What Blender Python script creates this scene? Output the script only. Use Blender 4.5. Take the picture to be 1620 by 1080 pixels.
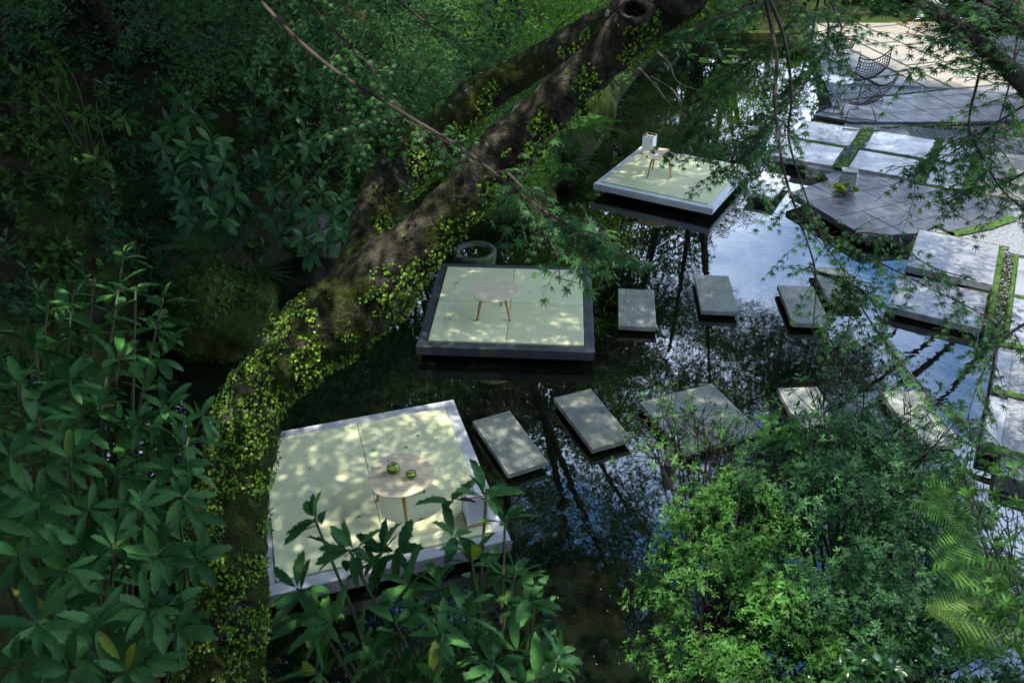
import bpy, bmesh, math, random
import numpy as np
from mathutils import Vector, Matrix, Quaternion, noise as mnoise

for o in list(bpy.data.objects):
    bpy.data.objects.remove(o, do_unlink=True)
scene = bpy.context.scene
COL = scene.collection
R = math.radians
rng = np.random.default_rng(11)
random.seed(11)

# ------------------------------------------------------------------ camera
cam_d = bpy.data.cameras.new("camera")
cam = bpy.data.objects.new("camera", cam_d)
COL.objects.link(cam)
cam.location = (0.0, 0.0, 5.39)
cam.rotation_euler = (R(90 - 33.3), 0, 0)
cam_d.sensor_width = 36.0
cam_d.lens = 1290.0 / 1620.0 * 36.0
cam_d.clip_start = 0.05
cam_d.clip_end = 600
cam_d.dof.use_dof = True
cam_d.dof.focus_distance = 8.0
cam_d.dof.aperture_fstop = 4.5
scene.camera = cam

# ------------------------------------------------------------------ sky, sun, exposure
SUN_TO = Vector((-0.17, -0.14, 1.0)).normalized()
world = bpy.data.worlds.new("World")
scene.world = world
world.use_nodes = True
wt = world.node_tree
wt.nodes.clear()
w_out = wt.nodes.new("ShaderNodeOutputWorld")
w_bg = wt.nodes.new("ShaderNodeBackground")
w_sky = wt.nodes.new("ShaderNodeTexSky")
w_sky.sky_type = 'NISHITA'
w_sky.sun_disc = False
w_sky.sun_elevation = math.asin(SUN_TO.z)
w_sky.sun_rotation = math.atan2(SUN_TO.x, SUN_TO.y)
w_sky.air_density = 1.1
w_sky.dust_density = 0.6
w_tc = wt.nodes.new("ShaderNodeTexCoord")
w_map = wt.nodes.new("ShaderNodeMapping")
w_map.inputs['Scale'].default_value = (1.0, 1.0, 2.2)
w_map.inputs['Location'].default_value = (2.4, 1.2, 0.1)
w_n = wt.nodes.new("ShaderNodeTexNoise")
w_n.inputs['Scale'].default_value = 1.7
w_n.inputs['Detail'].default_value = 7
w_n.inputs['Roughness'].default_value = 0.55
w_r = wt.nodes.new("ShaderNodeValToRGB")
w_r.color_ramp.elements[0].position = 0.44
w_r.color_ramp.elements[0].color = (0, 0, 0, 1)
w_r.color_ramp.elements[1].position = 0.64
w_r.color_ramp.elements[1].color = (0.85, 0.85, 0.85, 1)
w_mix = wt.nodes.new("ShaderNodeMix")
w_mix.data_type = 'RGBA'
w_mix.inputs[7].default_value = (12.6, 14.7, 18.6, 1)       # sunlit cloud
L = wt.links.new
L(w_tc.outputs['Generated'], w_map.inputs['Vector'])
L(w_map.outputs['Vector'], w_n.inputs['Vector'])
w_sep = wt.nodes.new("ShaderNodeSeparateXYZ")
w_ma = wt.nodes.new("ShaderNodeMath")
w_ma.operation = 'MULTIPLY_ADD'          # cloud thickens towards the horizon, all the way round
w_ma.inputs[1].default_value = -0.46
L(w_tc.outputs['Generated'], w_sep.inputs[0])
L(w_sep.outputs['Z'], w_ma.inputs[0])
w_ad = wt.nodes.new("ShaderNodeMath")
w_ad.operation = 'ADD'
w_ad.inputs[1].default_value = 0.27
L(w_n.outputs['Fac'], w_ma.inputs[2])
L(w_ma.outputs[0], w_ad.inputs[0])
L(w_ad.outputs[0], w_r.inputs['Fac'])
L(w_r.outputs['Color'], w_mix.inputs[0])
w_hs = wt.nodes.new("ShaderNodeHueSaturation")
w_hs.inputs['Saturation'].default_value = 1.3
w_hs.inputs['Value'].default_value = 1.15
L(w_sky.outputs['Color'], w_hs.inputs['Color'])
L(w_hs.outputs['Color'], w_mix.inputs[6])
L(w_mix.outputs[2], w_bg.inputs['Color'])
w_bg.inputs['Strength'].default_value = 0.15
L(w_bg.outputs['Background'], w_out.inputs['Surface'])

sun_d = bpy.data.lights.new("sun", 'SUN')
sun_d.energy = 4.8
sun_d.angle = R(0.53)
sun_d.color = (1.0, 0.94, 0.84)
sun = bpy.data.objects.new("sun", sun_d)
sun.rotation_euler = SUN_TO.to_track_quat('Z', 'Y').to_euler()
sun.location = (0, 0, 40)
COL.objects.link(sun)

scene.render.engine = 'CYCLES'
scene.view_settings.view_transform = 'Standard'
scene.view_settings.look = 'None'
scene.view_settings.gamma = 1.0
scene.view_settings.exposure = 1.25
scene.cycles.use_denoising = True
try:
    scene.cycles.denoiser = 'OPENIMAGEDENOISE'
except Exception:
    pass
scene.cycles.max_bounces = 8
scene.cycles.diffuse_bounces = 3
scene.cycles.glossy_bounces = 3
scene.cycles.transmission_bounces = 6
scene.cycles.transparent_max_bounces = 6
scene.cycles.caustics_reflective = False
scene.cycles.caustics_refractive = False
scene.cycles.sample_clamp_indirect = 6.0

# ------------------------------------------------------------------ materials
MATS = {}


def _nodes(name):
    m = bpy.data.materials.new(name)
    m.use_nodes = True
    nt = m.node_tree
    nt.nodes.clear()
    out = nt.nodes.new("ShaderNodeOutputMaterial")
    MATS[name] = m
    return m, nt, out


def rgba(c):
    return (c[0], c[1], c[2], 1.0)


def _noise(nt, vec, scale, detail=5, rough=0.55):
    n = nt.nodes.new("ShaderNodeTexNoise")
    n.inputs['Scale'].default_value = scale
    n.inputs['Detail'].default_value = detail
    n.inputs['Roughness'].default_value = rough
    if vec is not None:
        nt.links.new(vec, n.inputs['Vector'])
    return n


def _ramp(nt, fac, stops):
    r = nt.nodes.new("ShaderNodeValToRGB")
    e = r.color_ramp.elements
    while len(e) < len(stops):
        e.new(0.5)
    for k, (p, c) in enumerate(stops):
        e[k].position = p
        e[k].color = rgba(c) if len(c) == 3 else c
    nt.links.new(fac, r.inputs['Fac'])
    return r


def _mix(nt, fac, a, b):
    m = nt.nodes.new("ShaderNodeMix")
    m.data_type = 'RGBA'
    if isinstance(fac, float):
        m.inputs[0].default_value = fac
    else:
        nt.links.new(fac, m.inputs[0])
    for sock, v in ((6, a), (7, b)):
        if isinstance(v, tuple):
            m.inputs[sock].default_value = rgba(v)
        else:
            nt.links.new(v, m.inputs[sock])
    return m.outputs[2]


def _bump(nt, h, strength, dist=0.01):
    b = nt.nodes.new("ShaderNodeBump")
    b.inputs['Strength'].default_value = strength
    b.inputs['Distance'].default_value = dist
    nt.links.new(h, b.inputs['Height'])
    return b.outputs['Normal']


def solid(name, c1, c2=None, scale=6.0, rough=0.6, bump=0.25, bdist=0.004, stretch=(1, 1, 1), spec=0.5,
          fine=60.0, lo=0.35, hi=0.65, rvar=0.0, metallic=0.0, blot=None, blot_scale=2.0, blot_lo=0.5, blot_hi=0.62):
    """two tone grained surface with fine relief, optional blotches of a third colour"""
    m, nt, out = _nodes(name)
    tc = nt.nodes.new("ShaderNodeTexCoord")
    mp = nt.nodes.new("ShaderNodeMapping")
    mp.inputs['Scale'].default_value = stretch
    nt.links.new(tc.outputs['Object'], mp.inputs['Vector'])
    v = mp.outputs['Vector']
    n1 = _noise(nt, v, scale, 6)
    n2 = _noise(nt, v, fine, 3)
    c2 = c2 or tuple(x * 0.75 for x in c1)
    col = _ramp(nt, n1.outputs['Fac'], [(lo, c2), (hi, c1)]).outputs['Color']
    oi = nt.nodes.new("ShaderNodeObjectInfo")
    hv = nt.nodes.new("ShaderNodeHueSaturation")
    mr = nt.nodes.new("ShaderNodeMapRange")
    mr.inputs['To Min'].default_value = 0.88
    mr.inputs['To Max'].default_value = 1.1
    nt.links.new(oi.outputs['Random'], mr.inputs['Value'])
    nt.links.new(mr.outputs['Result'], hv.inputs['Value'])
    nt.links.new(col, hv.inputs['Color'])
    col = hv.outputs['Color']
    if blot:
        nb = _noise(nt, tc.outputs['Object'], blot_scale, 6, 0.65)
        bm_ = _ramp(nt, nb.outputs['Fac'], [(blot_lo, (0, 0, 0)), (blot_hi, (1, 1, 1))])
        col = _mix(nt, bm_.outputs['Color'], col, blot)
    p = nt.nodes.new("ShaderNodeBsdfPrincipled")
    nt.links.new(col, p.inputs['Base Color'])
    p.inputs['Roughness'].default_value = rough
    p.inputs['Metallic'].default_value = metallic
    p.inputs['Specular IOR Level'].default_value = spec
    if rvar:
        rr = nt.nodes.new("ShaderNodeMapRange")
        rr.inputs['From Min'].default_value = 0.35
        rr.inputs['From Max'].default_value = 0.65
        rr.inputs['To Min'].default_value = max(0.02, rough - rvar)
        rr.inputs['To Max'].default_value = min(1, rough + rvar)
        n3 = _noise(nt, tc.outputs['Object'], 3.0, 5, 0.7)
        nt.links.new(n3.outputs['Fac'], rr.inputs['Value'])
        nt.links.new(rr.outputs['Result'], p.inputs['Roughness'])
    if bump:
        ad = nt.nodes.new("ShaderNodeMath")
        ad.operation = 'ADD'
        nt.links.new(n1.outputs['Fac'], ad.inputs[0])
        nt.links.new(n2.outputs['Fac'], ad.inputs[1])
        nt.links.new(_bump(nt, ad.outputs[0], bump, bdist), p.inputs['Normal'])
    nt.links.new(p.outputs['BSDF'], out.inputs['Surface'])
    return m


def leafmat(name, ca, cb, rough=0.42, trans=0.3, spec=0.16, cy=None, cy_share=0.0, vein=False):
    """leaf: each leaf takes its own tone between two greens, a few may be yellow; light shines through"""
    m, nt, out = _nodes(name)
    geo = nt.nodes.new("ShaderNodeNewGeometry")
    oi = nt.nodes.new("ShaderNodeObjectInfo")
    ad = nt.nodes.new("ShaderNodeMath")
    ad.operation = 'ADD'
    nt.links.new(geo.outputs['Random Per Island'], ad.inputs[0])
    nt.links.new(oi.outputs['Random'], ad.inputs[1])
    fr = nt.nodes.new("ShaderNodeMath")
    fr.operation = 'FRACT'
    nt.links.new(ad.outputs[0], fr.inputs[0])
    stops = [(0.0, ca), (0.85, cb)]
    if cy:
        stops = [(0.0, ca), (1.0 - cy_share - 0.003, cb), (1.0 - cy_share, cy)]
    col = _ramp(nt, fr.outputs[0], stops).outputs['Color']
    tc = nt.nodes.new("ShaderNodeTexCoord")
    n = _noise(nt, tc.outputs['Object'], 9.0 if not vein else 22.0, 3)
    hv = nt.nodes.new("ShaderNodeHueSaturation")
    mr = nt.nodes.new("ShaderNodeMapRange")
    mr.inputs['From Min'].default_value = 0.3
    mr.inputs['From Max'].default_value = 0.7
    mr.inputs['To Min'].default_value = 0.78
    mr.inputs['To Max'].default_value = 1.22
    nt.links.new(n.outputs['Fac'], mr.inputs['Value'])
    nt.links.new(mr.outputs['Result'], hv.inputs['Value'])
    nt.links.new(col, hv.inputs['Color'])
    p = nt.nodes.new("ShaderNodeBsdfPrincipled")
    nt.links.new(hv.outputs['Color'], p.inputs['Base Color'])
    p.inputs['Roughness'].default_value = rough
    p.inputs['Specular IOR Level'].default_value = spec
    if vein:
        nt.links.new(_bump(nt, n.outputs['Fac'], 0.35, 0.004), p.inputs['Normal'])
    t = nt.nodes.new("ShaderNodeBsdfTranslucent")
    h2 = nt.nodes.new("ShaderNodeHueSaturation")
    h2.inputs['Hue'].default_value = 0.485
    h2.inputs['Saturation'].default_value = 1.1
    h2.inputs['Value'].default_value = 1.5
    nt.links.new(hv.outputs['Color'], h2.inputs['Color'])
    nt.links.new(h2.outputs['Color'], t.inputs['Color'])
    mx = nt.nodes.new("ShaderNodeMixShader")
    mx.inputs[0].default_value = trans
    nt.links.new(p.outputs['BSDF'], mx.inputs[1])
    nt.links.new(t.outputs['BSDF'], mx.inputs[2])
    nt.links.new(mx.outputs['Shader'], out.inputs['Surface'])
    return m


# wood, stone, deck, mats
solid('tatami', (0.61, 0.625, 0.375), (0.555, 0.575, 0.335), 5, 0.62, 0.25, 0.0015, (1, 12, 1), 0.35, 220)
solid('frame_grey', (0.42, 0.43, 0.43), (0.34, 0.35, 0.35), 4, 0.6, 0.2, 0.002, (1, 1, 1), 0.4, 80)
solid('frame_pale', (0.55, 0.58, 0.58), (0.46, 0.49, 0.49), 4, 0.6, 0.2, 0.002, (1, 1, 1), 0.4, 80)
solid('frame_dark', (0.060, 0.066, 0.070), (0.035, 0.04, 0.04), 5, 0.55, 0.3, 0.003, (1, 1, 1), 0.4, 70,
      blot=(0.05, 0.07, 0.02), blot_scale=4.0, blot_lo=0.56, blot_hi=0.68)
solid('deck', (0.27, 0.285, 0.235), (0.18, 0.195, 0.16), 3.5, 0.7, 0.3, 0.003, (1, 1, 1), 0.35, 90,
      blot=(0.14, 0.16, 0.11), blot_scale=3.2, blot_lo=0.55, blot_hi=0.75)
solid('plinth', (0.03, 0.032, 0.03), (0.018, 0.02, 0.018), 4, 0.8, 0.2)
solid('slab_dry', (0.17, 0.18, 0.175), (0.12, 0.13, 0.125), 2.6, 0.6, 0.25, 0.002, (1, 1, 1), 0.3, 110, blot=(0.07, 0.075, 0.07), blot_scale=1.7, blot_lo=0.55, blot_hi=0.7)
solid('slab', (0.21, 0.22, 0.235), (0.15, 0.16, 0.17), 2.6, 0.31, 0.25, 0.002, (1, 1, 1), 0.5, 110, rvar=0.14,
      blot=(0.045, 0.045, 0.045), blot_scale=2.6, blot_lo=0.56, blot_hi=0.64)
solid('slab_sun_tint', (0.24, 0.225, 0.18), (0.17, 0.16, 0.13), 2.6, 0.6, 0.25, 0.002, (1, 1, 1), 0.4, 110, rvar=0.1,
      blot=(0.26, 0.17, 0.085), blot_scale=1.4, blot_lo=0.56, blot_hi=0.74)  # warmth of the sun on these slabs put into the base colour
solid('slate', (0.050, 0.055, 0.068), (0.028, 0.032, 0.040), 4, 0.46, 0.35, 0.003, (1, 5, 1), 0.35, 90, rvar=0.1)
solid('stone', (0.085, 0.085, 0.08), (0.035, 0.038, 0.035), 4, 0.75, 0.6, 0.02, fine=40, blot=(0.035, 0.055, 0.012), blot_scale=2.5, blot_lo=0.42, blot_hi=0.6)
solid('moss_stone', (0.055, 0.085, 0.014), (0.022, 0.036, 0.008), 9, 0.95, 0.9, 0.03, fine=130, spec=0.1, blot=(0.05, 0.045, 0.03), blot_scale=2.0, blot_lo=0.58, blot_hi=0.72)
solid('gravel', (0.20, 0.21, 0.22), (0.06, 0.065, 0.07), 30, 0.6, 0.6, 0.02, fine=90)
solid('moss', (0.07, 0.13, 0.03), (0.03, 0.065, 0.014), 16, 0.95, 0.9, 0.02, fine=150, spec=0.1)
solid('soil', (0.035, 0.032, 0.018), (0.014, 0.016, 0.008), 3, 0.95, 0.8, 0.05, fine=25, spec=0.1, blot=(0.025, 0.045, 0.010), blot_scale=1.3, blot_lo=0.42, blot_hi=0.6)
solid('ochre_soil', (0.30, 0.20, 0.10), (0.20, 0.14, 0.07), 3, 0.95, 0.8, 0.03, fine=45, spec=0.1)  # ochre earth of the far bed
solid('oak', (0.62, 0.54, 0.37), (0.49, 0.41, 0.27), 3, 0.45, 0.2, 0.0015, (1.2, 14, 14), 0.4, 30)
solid('oak_leg', (0.52, 0.31, 0.13), (0.40, 0.22, 0.085), 3, 0.45, 0.2, 0.001, (14, 14, 1.2), 0.4, 30)
solid('cedar', (0.46, 0.26, 0.12), (0.34, 0.18, 0.08), 3, 0.5, 0.2, 0.001, (3, 3, 3), 0.4, 30)
solid('post_wood', (0.62, 0.50, 0.36), (0.48, 0.37, 0.25), 12, 0.7, 0.3, 0.002)
solid('paper', (0.80, 0.80, 0.82), (0.76, 0.76, 0.79), 30, 0.8, 0.1, 0.0005, spec=0.2)
solid('black_wire', (0.02, 0.022, 0.026), (0.014, 0.015, 0.018), 10, 0.4, 0.0)
solid('white_wire', (0.6, 0.62, 0.64), (0.5, 0.52, 0.54), 10, 0.35, 0.0)
solid('white_paint', (0.78, 0.79, 0.80), (0.7, 0.71, 0.72), 5, 0.4, 0.05)
solid('concrete', (0.24, 0.25, 0.25), (0.17, 0.175, 0.175), 7, 0.7, 0.4, 0.004)
solid('plaster', (0.6, 0.58, 0.54), (0.5, 0.48, 0.44), 3, 0.8, 0.2)
solid('bark', (0.060, 0.048, 0.036), (0.022, 0.018, 0.014), 5, 0.9, 1.0, 0.03, (1, 1, 0.5), 0.15, 34)
solid('twig', (0.065, 0.052, 0.042), (0.03, 0.025, 0.02), 8, 0.85, 0.3, 0.002, spec=0.2)
solid('green_twig', (0.07, 0.085, 0.035), (0.04, 0.05, 0.02), 8, 0.6, 0.2, 0.002, spec=0.3)


def bark_mossy(name, bias):
    m, nt, out = _nodes(name)
    tc = nt.nodes.new("ShaderNodeTexCoord")
    geo = nt.nodes.new("ShaderNodeNewGeometry")
    v = tc.outputs['Object']
    n1 = _noise(nt, v, 5.5, 7, 0.62)
    n2 = _noise(nt, v, 48, 4, 0.6)
    n3 = _noise(nt, v, 2.1, 5, 0.6)
    n4 = _noise(nt, v, 7.0, 2, 0.5)
    barkc = _ramp(nt, n1.outputs['Fac'], [(0.32, (0.008, 0.0075, 0.005)), (0.5, (0.028, 0.026, 0.017)), (0.68, (0.095, 0.092, 0.070))]).outputs['Color']
    mossc = _ramp(nt, n2.outputs['Fac'], [(0.3, (0.010, 0.018, 0.003)), (0.7, (0.040, 0.058, 0.009))]).outputs['Color']
    # moss grows where the noise is high; lower trunk carries more of it
    sx = nt.nodes.new("ShaderNodeSeparateXYZ")
    nt.links.new(geo.outputs['Position'], sx.inputs[0])
    mr = nt.nodes.new("ShaderNodeMapRange")
    mr.inputs['From Min'].default_value = 2.4
    mr.inputs['From Max'].default_value = 3.7
    mr.inputs['To Min'].default_value = 0.14 + bias * 0.5
    mr.inputs['To Max'].default_value = -0.03 + bias
    nt.links.new(sx.outputs['Z'], mr.inputs['Value'])
    ad = nt.nodes.new("ShaderNodeMath")
    ad.operation = 'ADD'
    nt.links.new(n3.outputs['Fac'], ad.inputs[0])
    nt.links.new(mr.outputs['Result'], ad.inputs[1])
    mk = _ramp(nt, ad.outputs[0], [(0.53, (0, 0, 0)), (0.60, (1, 1, 1))])
    c = _mix(nt, mk.outputs['Color'], barkc, mossc)
    lk = _ramp(nt, n4.outputs['Fac'], [(0.735, (0, 0, 0)), (0.76, (1, 1, 1))])
    c = _mix(nt, lk.outputs['Color'], c, (0.33, 0.36, 0.33))
    p = nt.nodes.new("ShaderNodeBsdfPrincipled")
    nt.links.new(c, p.inputs['Base Color'])
    p.inputs['Roughness'].default_value = 0.9
    p.inputs['Specular IOR Level'].default_value = 0.15
    a2 = nt.nodes.new("ShaderNodeMath")
    a2.operation = 'MULTIPLY_ADD'
    a2.inputs[1].default_value = 0.55
    nt.links.new(n2.outputs['Fac'], a2.inputs[0])
    nt.links.new(n1.outputs['Fac'], a2.inputs[2])
    nt.links.new(_bump(nt, a2.outputs[0], 1.0, 0.06), p.inputs['Normal'])
    nt.links.new(p.outputs['BSDF'], out.inputs['Surface'])


bark_mossy('mossy_bark', 0.0)
bark_mossy('mossy_limb', 0.10)


def water_mat():
    m, nt, out = _nodes('pond_water')
    tc = nt.nodes.new("ShaderNodeTexCoord")
    v = tc.outputs['Object']
    n1 = _noise(nt, v, 2.2, 3, 0.5)
    n1.inputs['Distortion'].default_value = 0.6
    n2 = _noise(nt, v, 9.0, 2, 0.5)
    k = nt.nodes.new("ShaderNodeMath")
    k.operation = 'MULTIPLY_ADD'
    k.inputs[1].default_value = 0.10
    nt.links.new(n2.outputs['Fac'], k.inputs[0])
    nt.links.new(n1.outputs['Fac'], k.inputs[2])
    # calm pond, rippled here and there
    n3 = _noise(nt, v, 0.35, 2, 0.5)
    st = _ramp(nt, n3.outputs['Fac'], [(0.40, (0.006, 0.006, 0.006)), (0.70, (0.085, 0.085, 0.085))])
    b = nt.nodes.new("ShaderNodeBump")
    b.inputs['Distance'].default_value = 0.06
    nt.links.new(st.outputs['Color'], b.inputs['Strength'])
    nt.links.new(k.outputs[0], b.inputs['Height'])
    p = nt.nodes.new("ShaderNodeBsdfPrincipled")
    p.inputs['Base Color'].default_value = (0.004, 0.006, 0.003, 1)
    p.inputs['Roughness'].default_value = 0.015
    p.inputs['IOR'].default_value = 2.4
    nt.links.new(b.outputs['Normal'], p.inputs['Normal'])
    nt.links.new(p.outputs['BSDF'], out.inputs['Surface'])


water_mat()


def glass_mat(name, tint):
    """thin clear glass: mostly see-through, glossy at grazing angles"""
    m, nt, out = _nodes(name)
    t = nt.nodes.new("ShaderNodeBsdfTransparent")
    t.inputs['Color'].default_value = rgba(tint)
    g = nt.nodes.new("ShaderNodeBsdfGlossy")
    g.inputs['Roughness'].default_value = 0.02
    lw = nt.nodes.new("ShaderNodeLayerWeight")
    lw.inputs['Blend'].default_value = 0.25
    mx = nt.nodes.new("ShaderNodeMixShader")
    nt.links.new(lw.outputs['Fresnel'], mx.inputs[0])
    nt.links.new(t.outputs['BSDF'], mx.inputs[1])
    nt.links.new(g.outputs['BSDF'], mx.inputs[2])
    nt.links.new(mx.outputs['Shader'], out.inputs['Surface'])


glass_mat('glass', (0.93, 0.97, 0.93))
solid('green_tea', (0.30, 0.42, 0.02), (0.25, 0.36, 0.015), 8, 0.15, 0.0)

leafmat('maple_leaf', (0.026, 0.095, 0.026), (0.062, 0.165, 0.050), 0.45, 0.34)
leafmat('maple_leaf_sunlit', (0.05, 0.15, 0.018), (0.11, 0.25, 0.035), 0.45, 0.35)  # lit copy of the maple leaf: sunlight on the bank put into the colour
leafmat('canopy_leaf', (0.035, 0.085, 0.025), (0.06, 0.13, 0.035), 0.5, 0.22)
leafmat('evergreen_leaf', (0.014, 0.038, 0.011), (0.028, 0.066, 0.019), 0.5, 0.12)
leafmat('laurel_leaf', (0.017, 0.070, 0.018), (0.066, 0.180, 0.046), 0.42, 0.2, 0.16, (0.20, 0.25, 0.03), 0.004, True)
leafmat('bank_leaf', (0.012, 0.050, 0.014), (0.036, 0.105, 0.032), 0.42, 0.15, 0.16, vein=True)
leafmat('undergrowth_leaf', (0.014, 0.045, 0.008), (0.050, 0.11, 0.018), 0.5, 0.2)
leafmat('azalea_leaf', (0.022, 0.090, 0.016), (0.075, 0.195, 0.038), 0.42, 0.25)
leafmat('azalea_leaf_cool', (0.020, 0.078, 0.026), (0.058, 0.150, 0.055), 0.45, 0.25)
leafmat('camellia_leaf', (0.018, 0.08, 0.022), (0.05, 0.15, 0.034), 0.25, 0.15, 0.6)
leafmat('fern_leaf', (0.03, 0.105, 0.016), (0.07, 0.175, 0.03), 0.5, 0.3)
leafmat('fern_leaf_sunlit', (0.09, 0.18, 0.035), (0.14, 0.25, 0.05), 0.5, 0.3)  # sun on the corner fern put into its leaf colour
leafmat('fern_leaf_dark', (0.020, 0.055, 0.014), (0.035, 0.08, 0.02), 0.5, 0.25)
leafmat('ivy_leaf', (0.030, 0.090, 0.008), (0.17, 0.29, 0.03), 0.4, 0.2)
leafmat('lime_leaf', (0.09, 0.17, 0.02), (0.19, 0.26, 0.035), 0.45, 0.3)
leafmat('lily_leaf', (0.10, 0.20, 0.03), (0.16, 0.26, 0.05), 0.4, 0.1)


# ------------------------------------------------------------------ builders
def wloc(o):
    v = Vector((0, 0, 0))
    while o is not None:
        v += o.location
        o = o.parent
    return v


def tag(o, label=None, cat=None, group=None, kind=None):
    if label:
        o['label'] = label
    if cat:
        o['category'] = cat
    if group:
        o['group'] = group
    if kind:
        o['kind'] = kind
    return o


def empty(name, loc=(0, 0, 0), label=None, cat=None, group=None):
    o = bpy.data.objects.new(name, None)
    o.empty_display_size = 0.1
    o.location = loc
    COL.objects.link(o)
    return tag(o, label, cat, group)


def link(name, me, parent=None, loc=None):
    o = bpy.data.objects.new(name, me)
    if parent is not None:
        o.parent = parent
    if loc is not None:
        o.location = loc
    COL.objects.link(o)
    return o


def copy_tree(o, parent=None):
    c = o.copy()
    COL.objects.link(c)
    c.parent = parent
    for ch in list(o.children):
        copy_tree(ch, c)
    return c


class MB:
    """collects simple shapes and builds them as one mesh object"""

    def __init__(self):
        self.v = []
        self.f = []

    def add(self, vs, fs):
        k = len(self.v)
        self.v += [tuple(p) for p in vs]
        self.f += [tuple(i + k for i in f) for f in fs]
        return self

    def box(self, c, s, rz=0.0, bev=0.0):
        """box with chamfered top edges when bev is given"""
        hx, hy, hz = s[0] / 2, s[1] / 2, s[2] / 2
        ca, sa = math.cos(rz), math.sin(rz)

        def P(x, y, z):
            return (c[0] + x * ca - y * sa, c[1] + x * sa + y * ca, c[2] + z)
        if not bev:
            vs = [P(x, y, z) for z in (-hz, hz) for x, y in ((-hx, -hy), (hx, -hy), (hx, hy), (-hx, hy))]
            fs = [(3, 2, 1, 0), (4, 5, 6, 7), (0, 1, 5, 4), (1, 2, 6, 5), (2, 3, 7, 6), (3, 0, 4, 7)]
        else:
            b = bev
            vs = [P(x, y, -hz) for x, y in ((-hx, -hy), (hx, -hy), (hx, hy), (-hx, hy))]
            vs += [P(x, y, hz - b) for x, y in ((-hx, -hy), (hx, -hy), (hx, hy), (-hx, hy))]
            vs += [P(x, y, hz) for x, y in ((-hx + b, -hy + b), (hx - b, -hy + b), (hx - b, hy - b), (-hx + b, hy - b))]
            fs = [(3, 2, 1, 0), (8, 9, 10, 11)]
            for r in (0, 4):
                for i in range(4):
                    j = (i + 1) % 4
                    fs.append((r + i, r + j, r + 4 + j, r + 4 + i))
        return self.add(vs, fs)

    def prism(self, poly, z0, z1, bev=0.0):
        n = len(poly)
        cx = sum(p[0] for p in poly) / n
        cy = sum(p[1] for p in poly) / n
        vs = [(x, y, z0) for x, y in poly]
        if bev:
            vs += [(x, y, z1 - bev) for x, y in poly]
            ins = []
            for x, y in poly:
                d = math.hypot(x - cx, y - cy) or 1
                k = max(0, 1 - 1.3 * bev / d)
                ins.append((cx + (x - cx) * k, cy + (y - cy) * k, z1))
            vs += ins
            rings = 3
        else:
            vs += [(x, y, z1) for x, y in poly]
            rings = 2
        fs = [tuple(range(n - 1, -1, -1)), tuple(range((rings - 1) * n, rings * n))]
        for r in range(rings - 1):
            for i in range(n):
                j = (i + 1) % n
                fs.append((r * n + i, r * n + j, (r + 1) * n + j, (r + 1) * n + i))
        return self.add(vs, fs)

    def tube(self, pts, rad, sides=6, cap=True):
        pts = [Vector(p) for p in pts]
        n = len(pts)
        if not hasattr(rad, '__len__'):
            rad = [rad] * n
        vs, fs = [], []
        up = Vector((0.13, 0.31, 0.94)).normalized()
        t0 = (pts[1] - pts[0]).normalized()
        a = t0.cross(up)
        if a.length < 1e-3:
            a = t0.cross(Vector((1, 0, 0)))
        a.normalize()
        for i in range(n):
            t = (pts[min(i + 1, n - 1)] - pts[max(i - 1, 0)])
            if t.length < 1e-9:
                t = t0
            t = t.normalized()
            a = (a - t * a.dot(t))
            if a.length < 1e-6:
                a = t.orthogonal()
            a.normalize()
            b = t.cross(a)
            for k in range(sides):
                an = 2 * math.pi * k / sides
                vs.append(pts[i] + (a * math.cos(an) + b * math.sin(an)) * rad[i])
        for i in range(n - 1):
            for k in range(sides):
                k2 = (k + 1) % sides
                fs.append((i * sides + k, i * sides + k2, (i + 1) * sides + k2, (i + 1) * sides + k))
        if cap:
            fs.append(tuple(range(sides - 1, -1, -1)))
            fs.append(tuple(range((n - 1) * sides, n * sides)))
        return self.add(vs, fs)

    def ring(self, c, r, rad, n=24, sides=5, ax=(1, 0, 0), ay=(0, 1, 0)):
        ax, ay, c = Vector(ax), Vector(ay), Vector(c)
        az = ax.cross(ay)
        vs, fs = [], []
        for i in range(n):
            an = 2 * math.pi * i / n
            d = ax * math.cos(an) + ay * math.sin(an)
            for k in range(sides):
                b = 2 * math.pi * k / sides
                vs.append(c + d * (r + rad * math.cos(b)) + az * rad * math.sin(b))
        for i in range(n):
            for k in range(sides):
                fs.append((i * sides + k, ((i + 1) % n) * sides + k, ((i + 1) % n) * sides + (k + 1) % sides, i * sides + (k + 1) % sides))
        return self.add(vs, fs)

    def lathe(self, prof, n=28, c=(0, 0, 0)):
        vs, fs = [], []
        for r, z in prof:
            for k in range(n):
                a = 2 * math.pi * k / n
                vs.append((c[0] + r * math.cos(a), c[1] + r * math.sin(a), c[2] + z))
        for i in range(len(prof) - 1):
            for k in range(n):
                k2 = (k + 1) % n
                fs.append((i * n + k, i * n + k2, (i + 1) * n + k2, (i + 1) * n + k))
        fs.append(tuple(range(n - 1, -1, -1)))
        fs.append(tuple(range((len(prof) - 1) * n, len(prof) * n)))
        return self.add(vs, fs)

    def mesh(self, name, mat, off=Vector((0, 0, 0)), smooth=False):
        me = bpy.data.meshes.new(name)
        me.from_pydata([(p[0] - off[0], p[1] - off[1], p[2] - off[2]) for p in self.v], [], self.f)
        me.materials.append(MATS[mat])
        if smooth:
            me.polygons.foreach_set('use_smooth', [True] * len(me.polygons))
        me.update()
        return me

    def build(self, name, mat, parent=None, smooth=False):
        off = wloc(parent) if parent is not None else Vector((0, 0, 0))
        return link(name, self.mesh(name, mat, off, smooth), parent)


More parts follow.
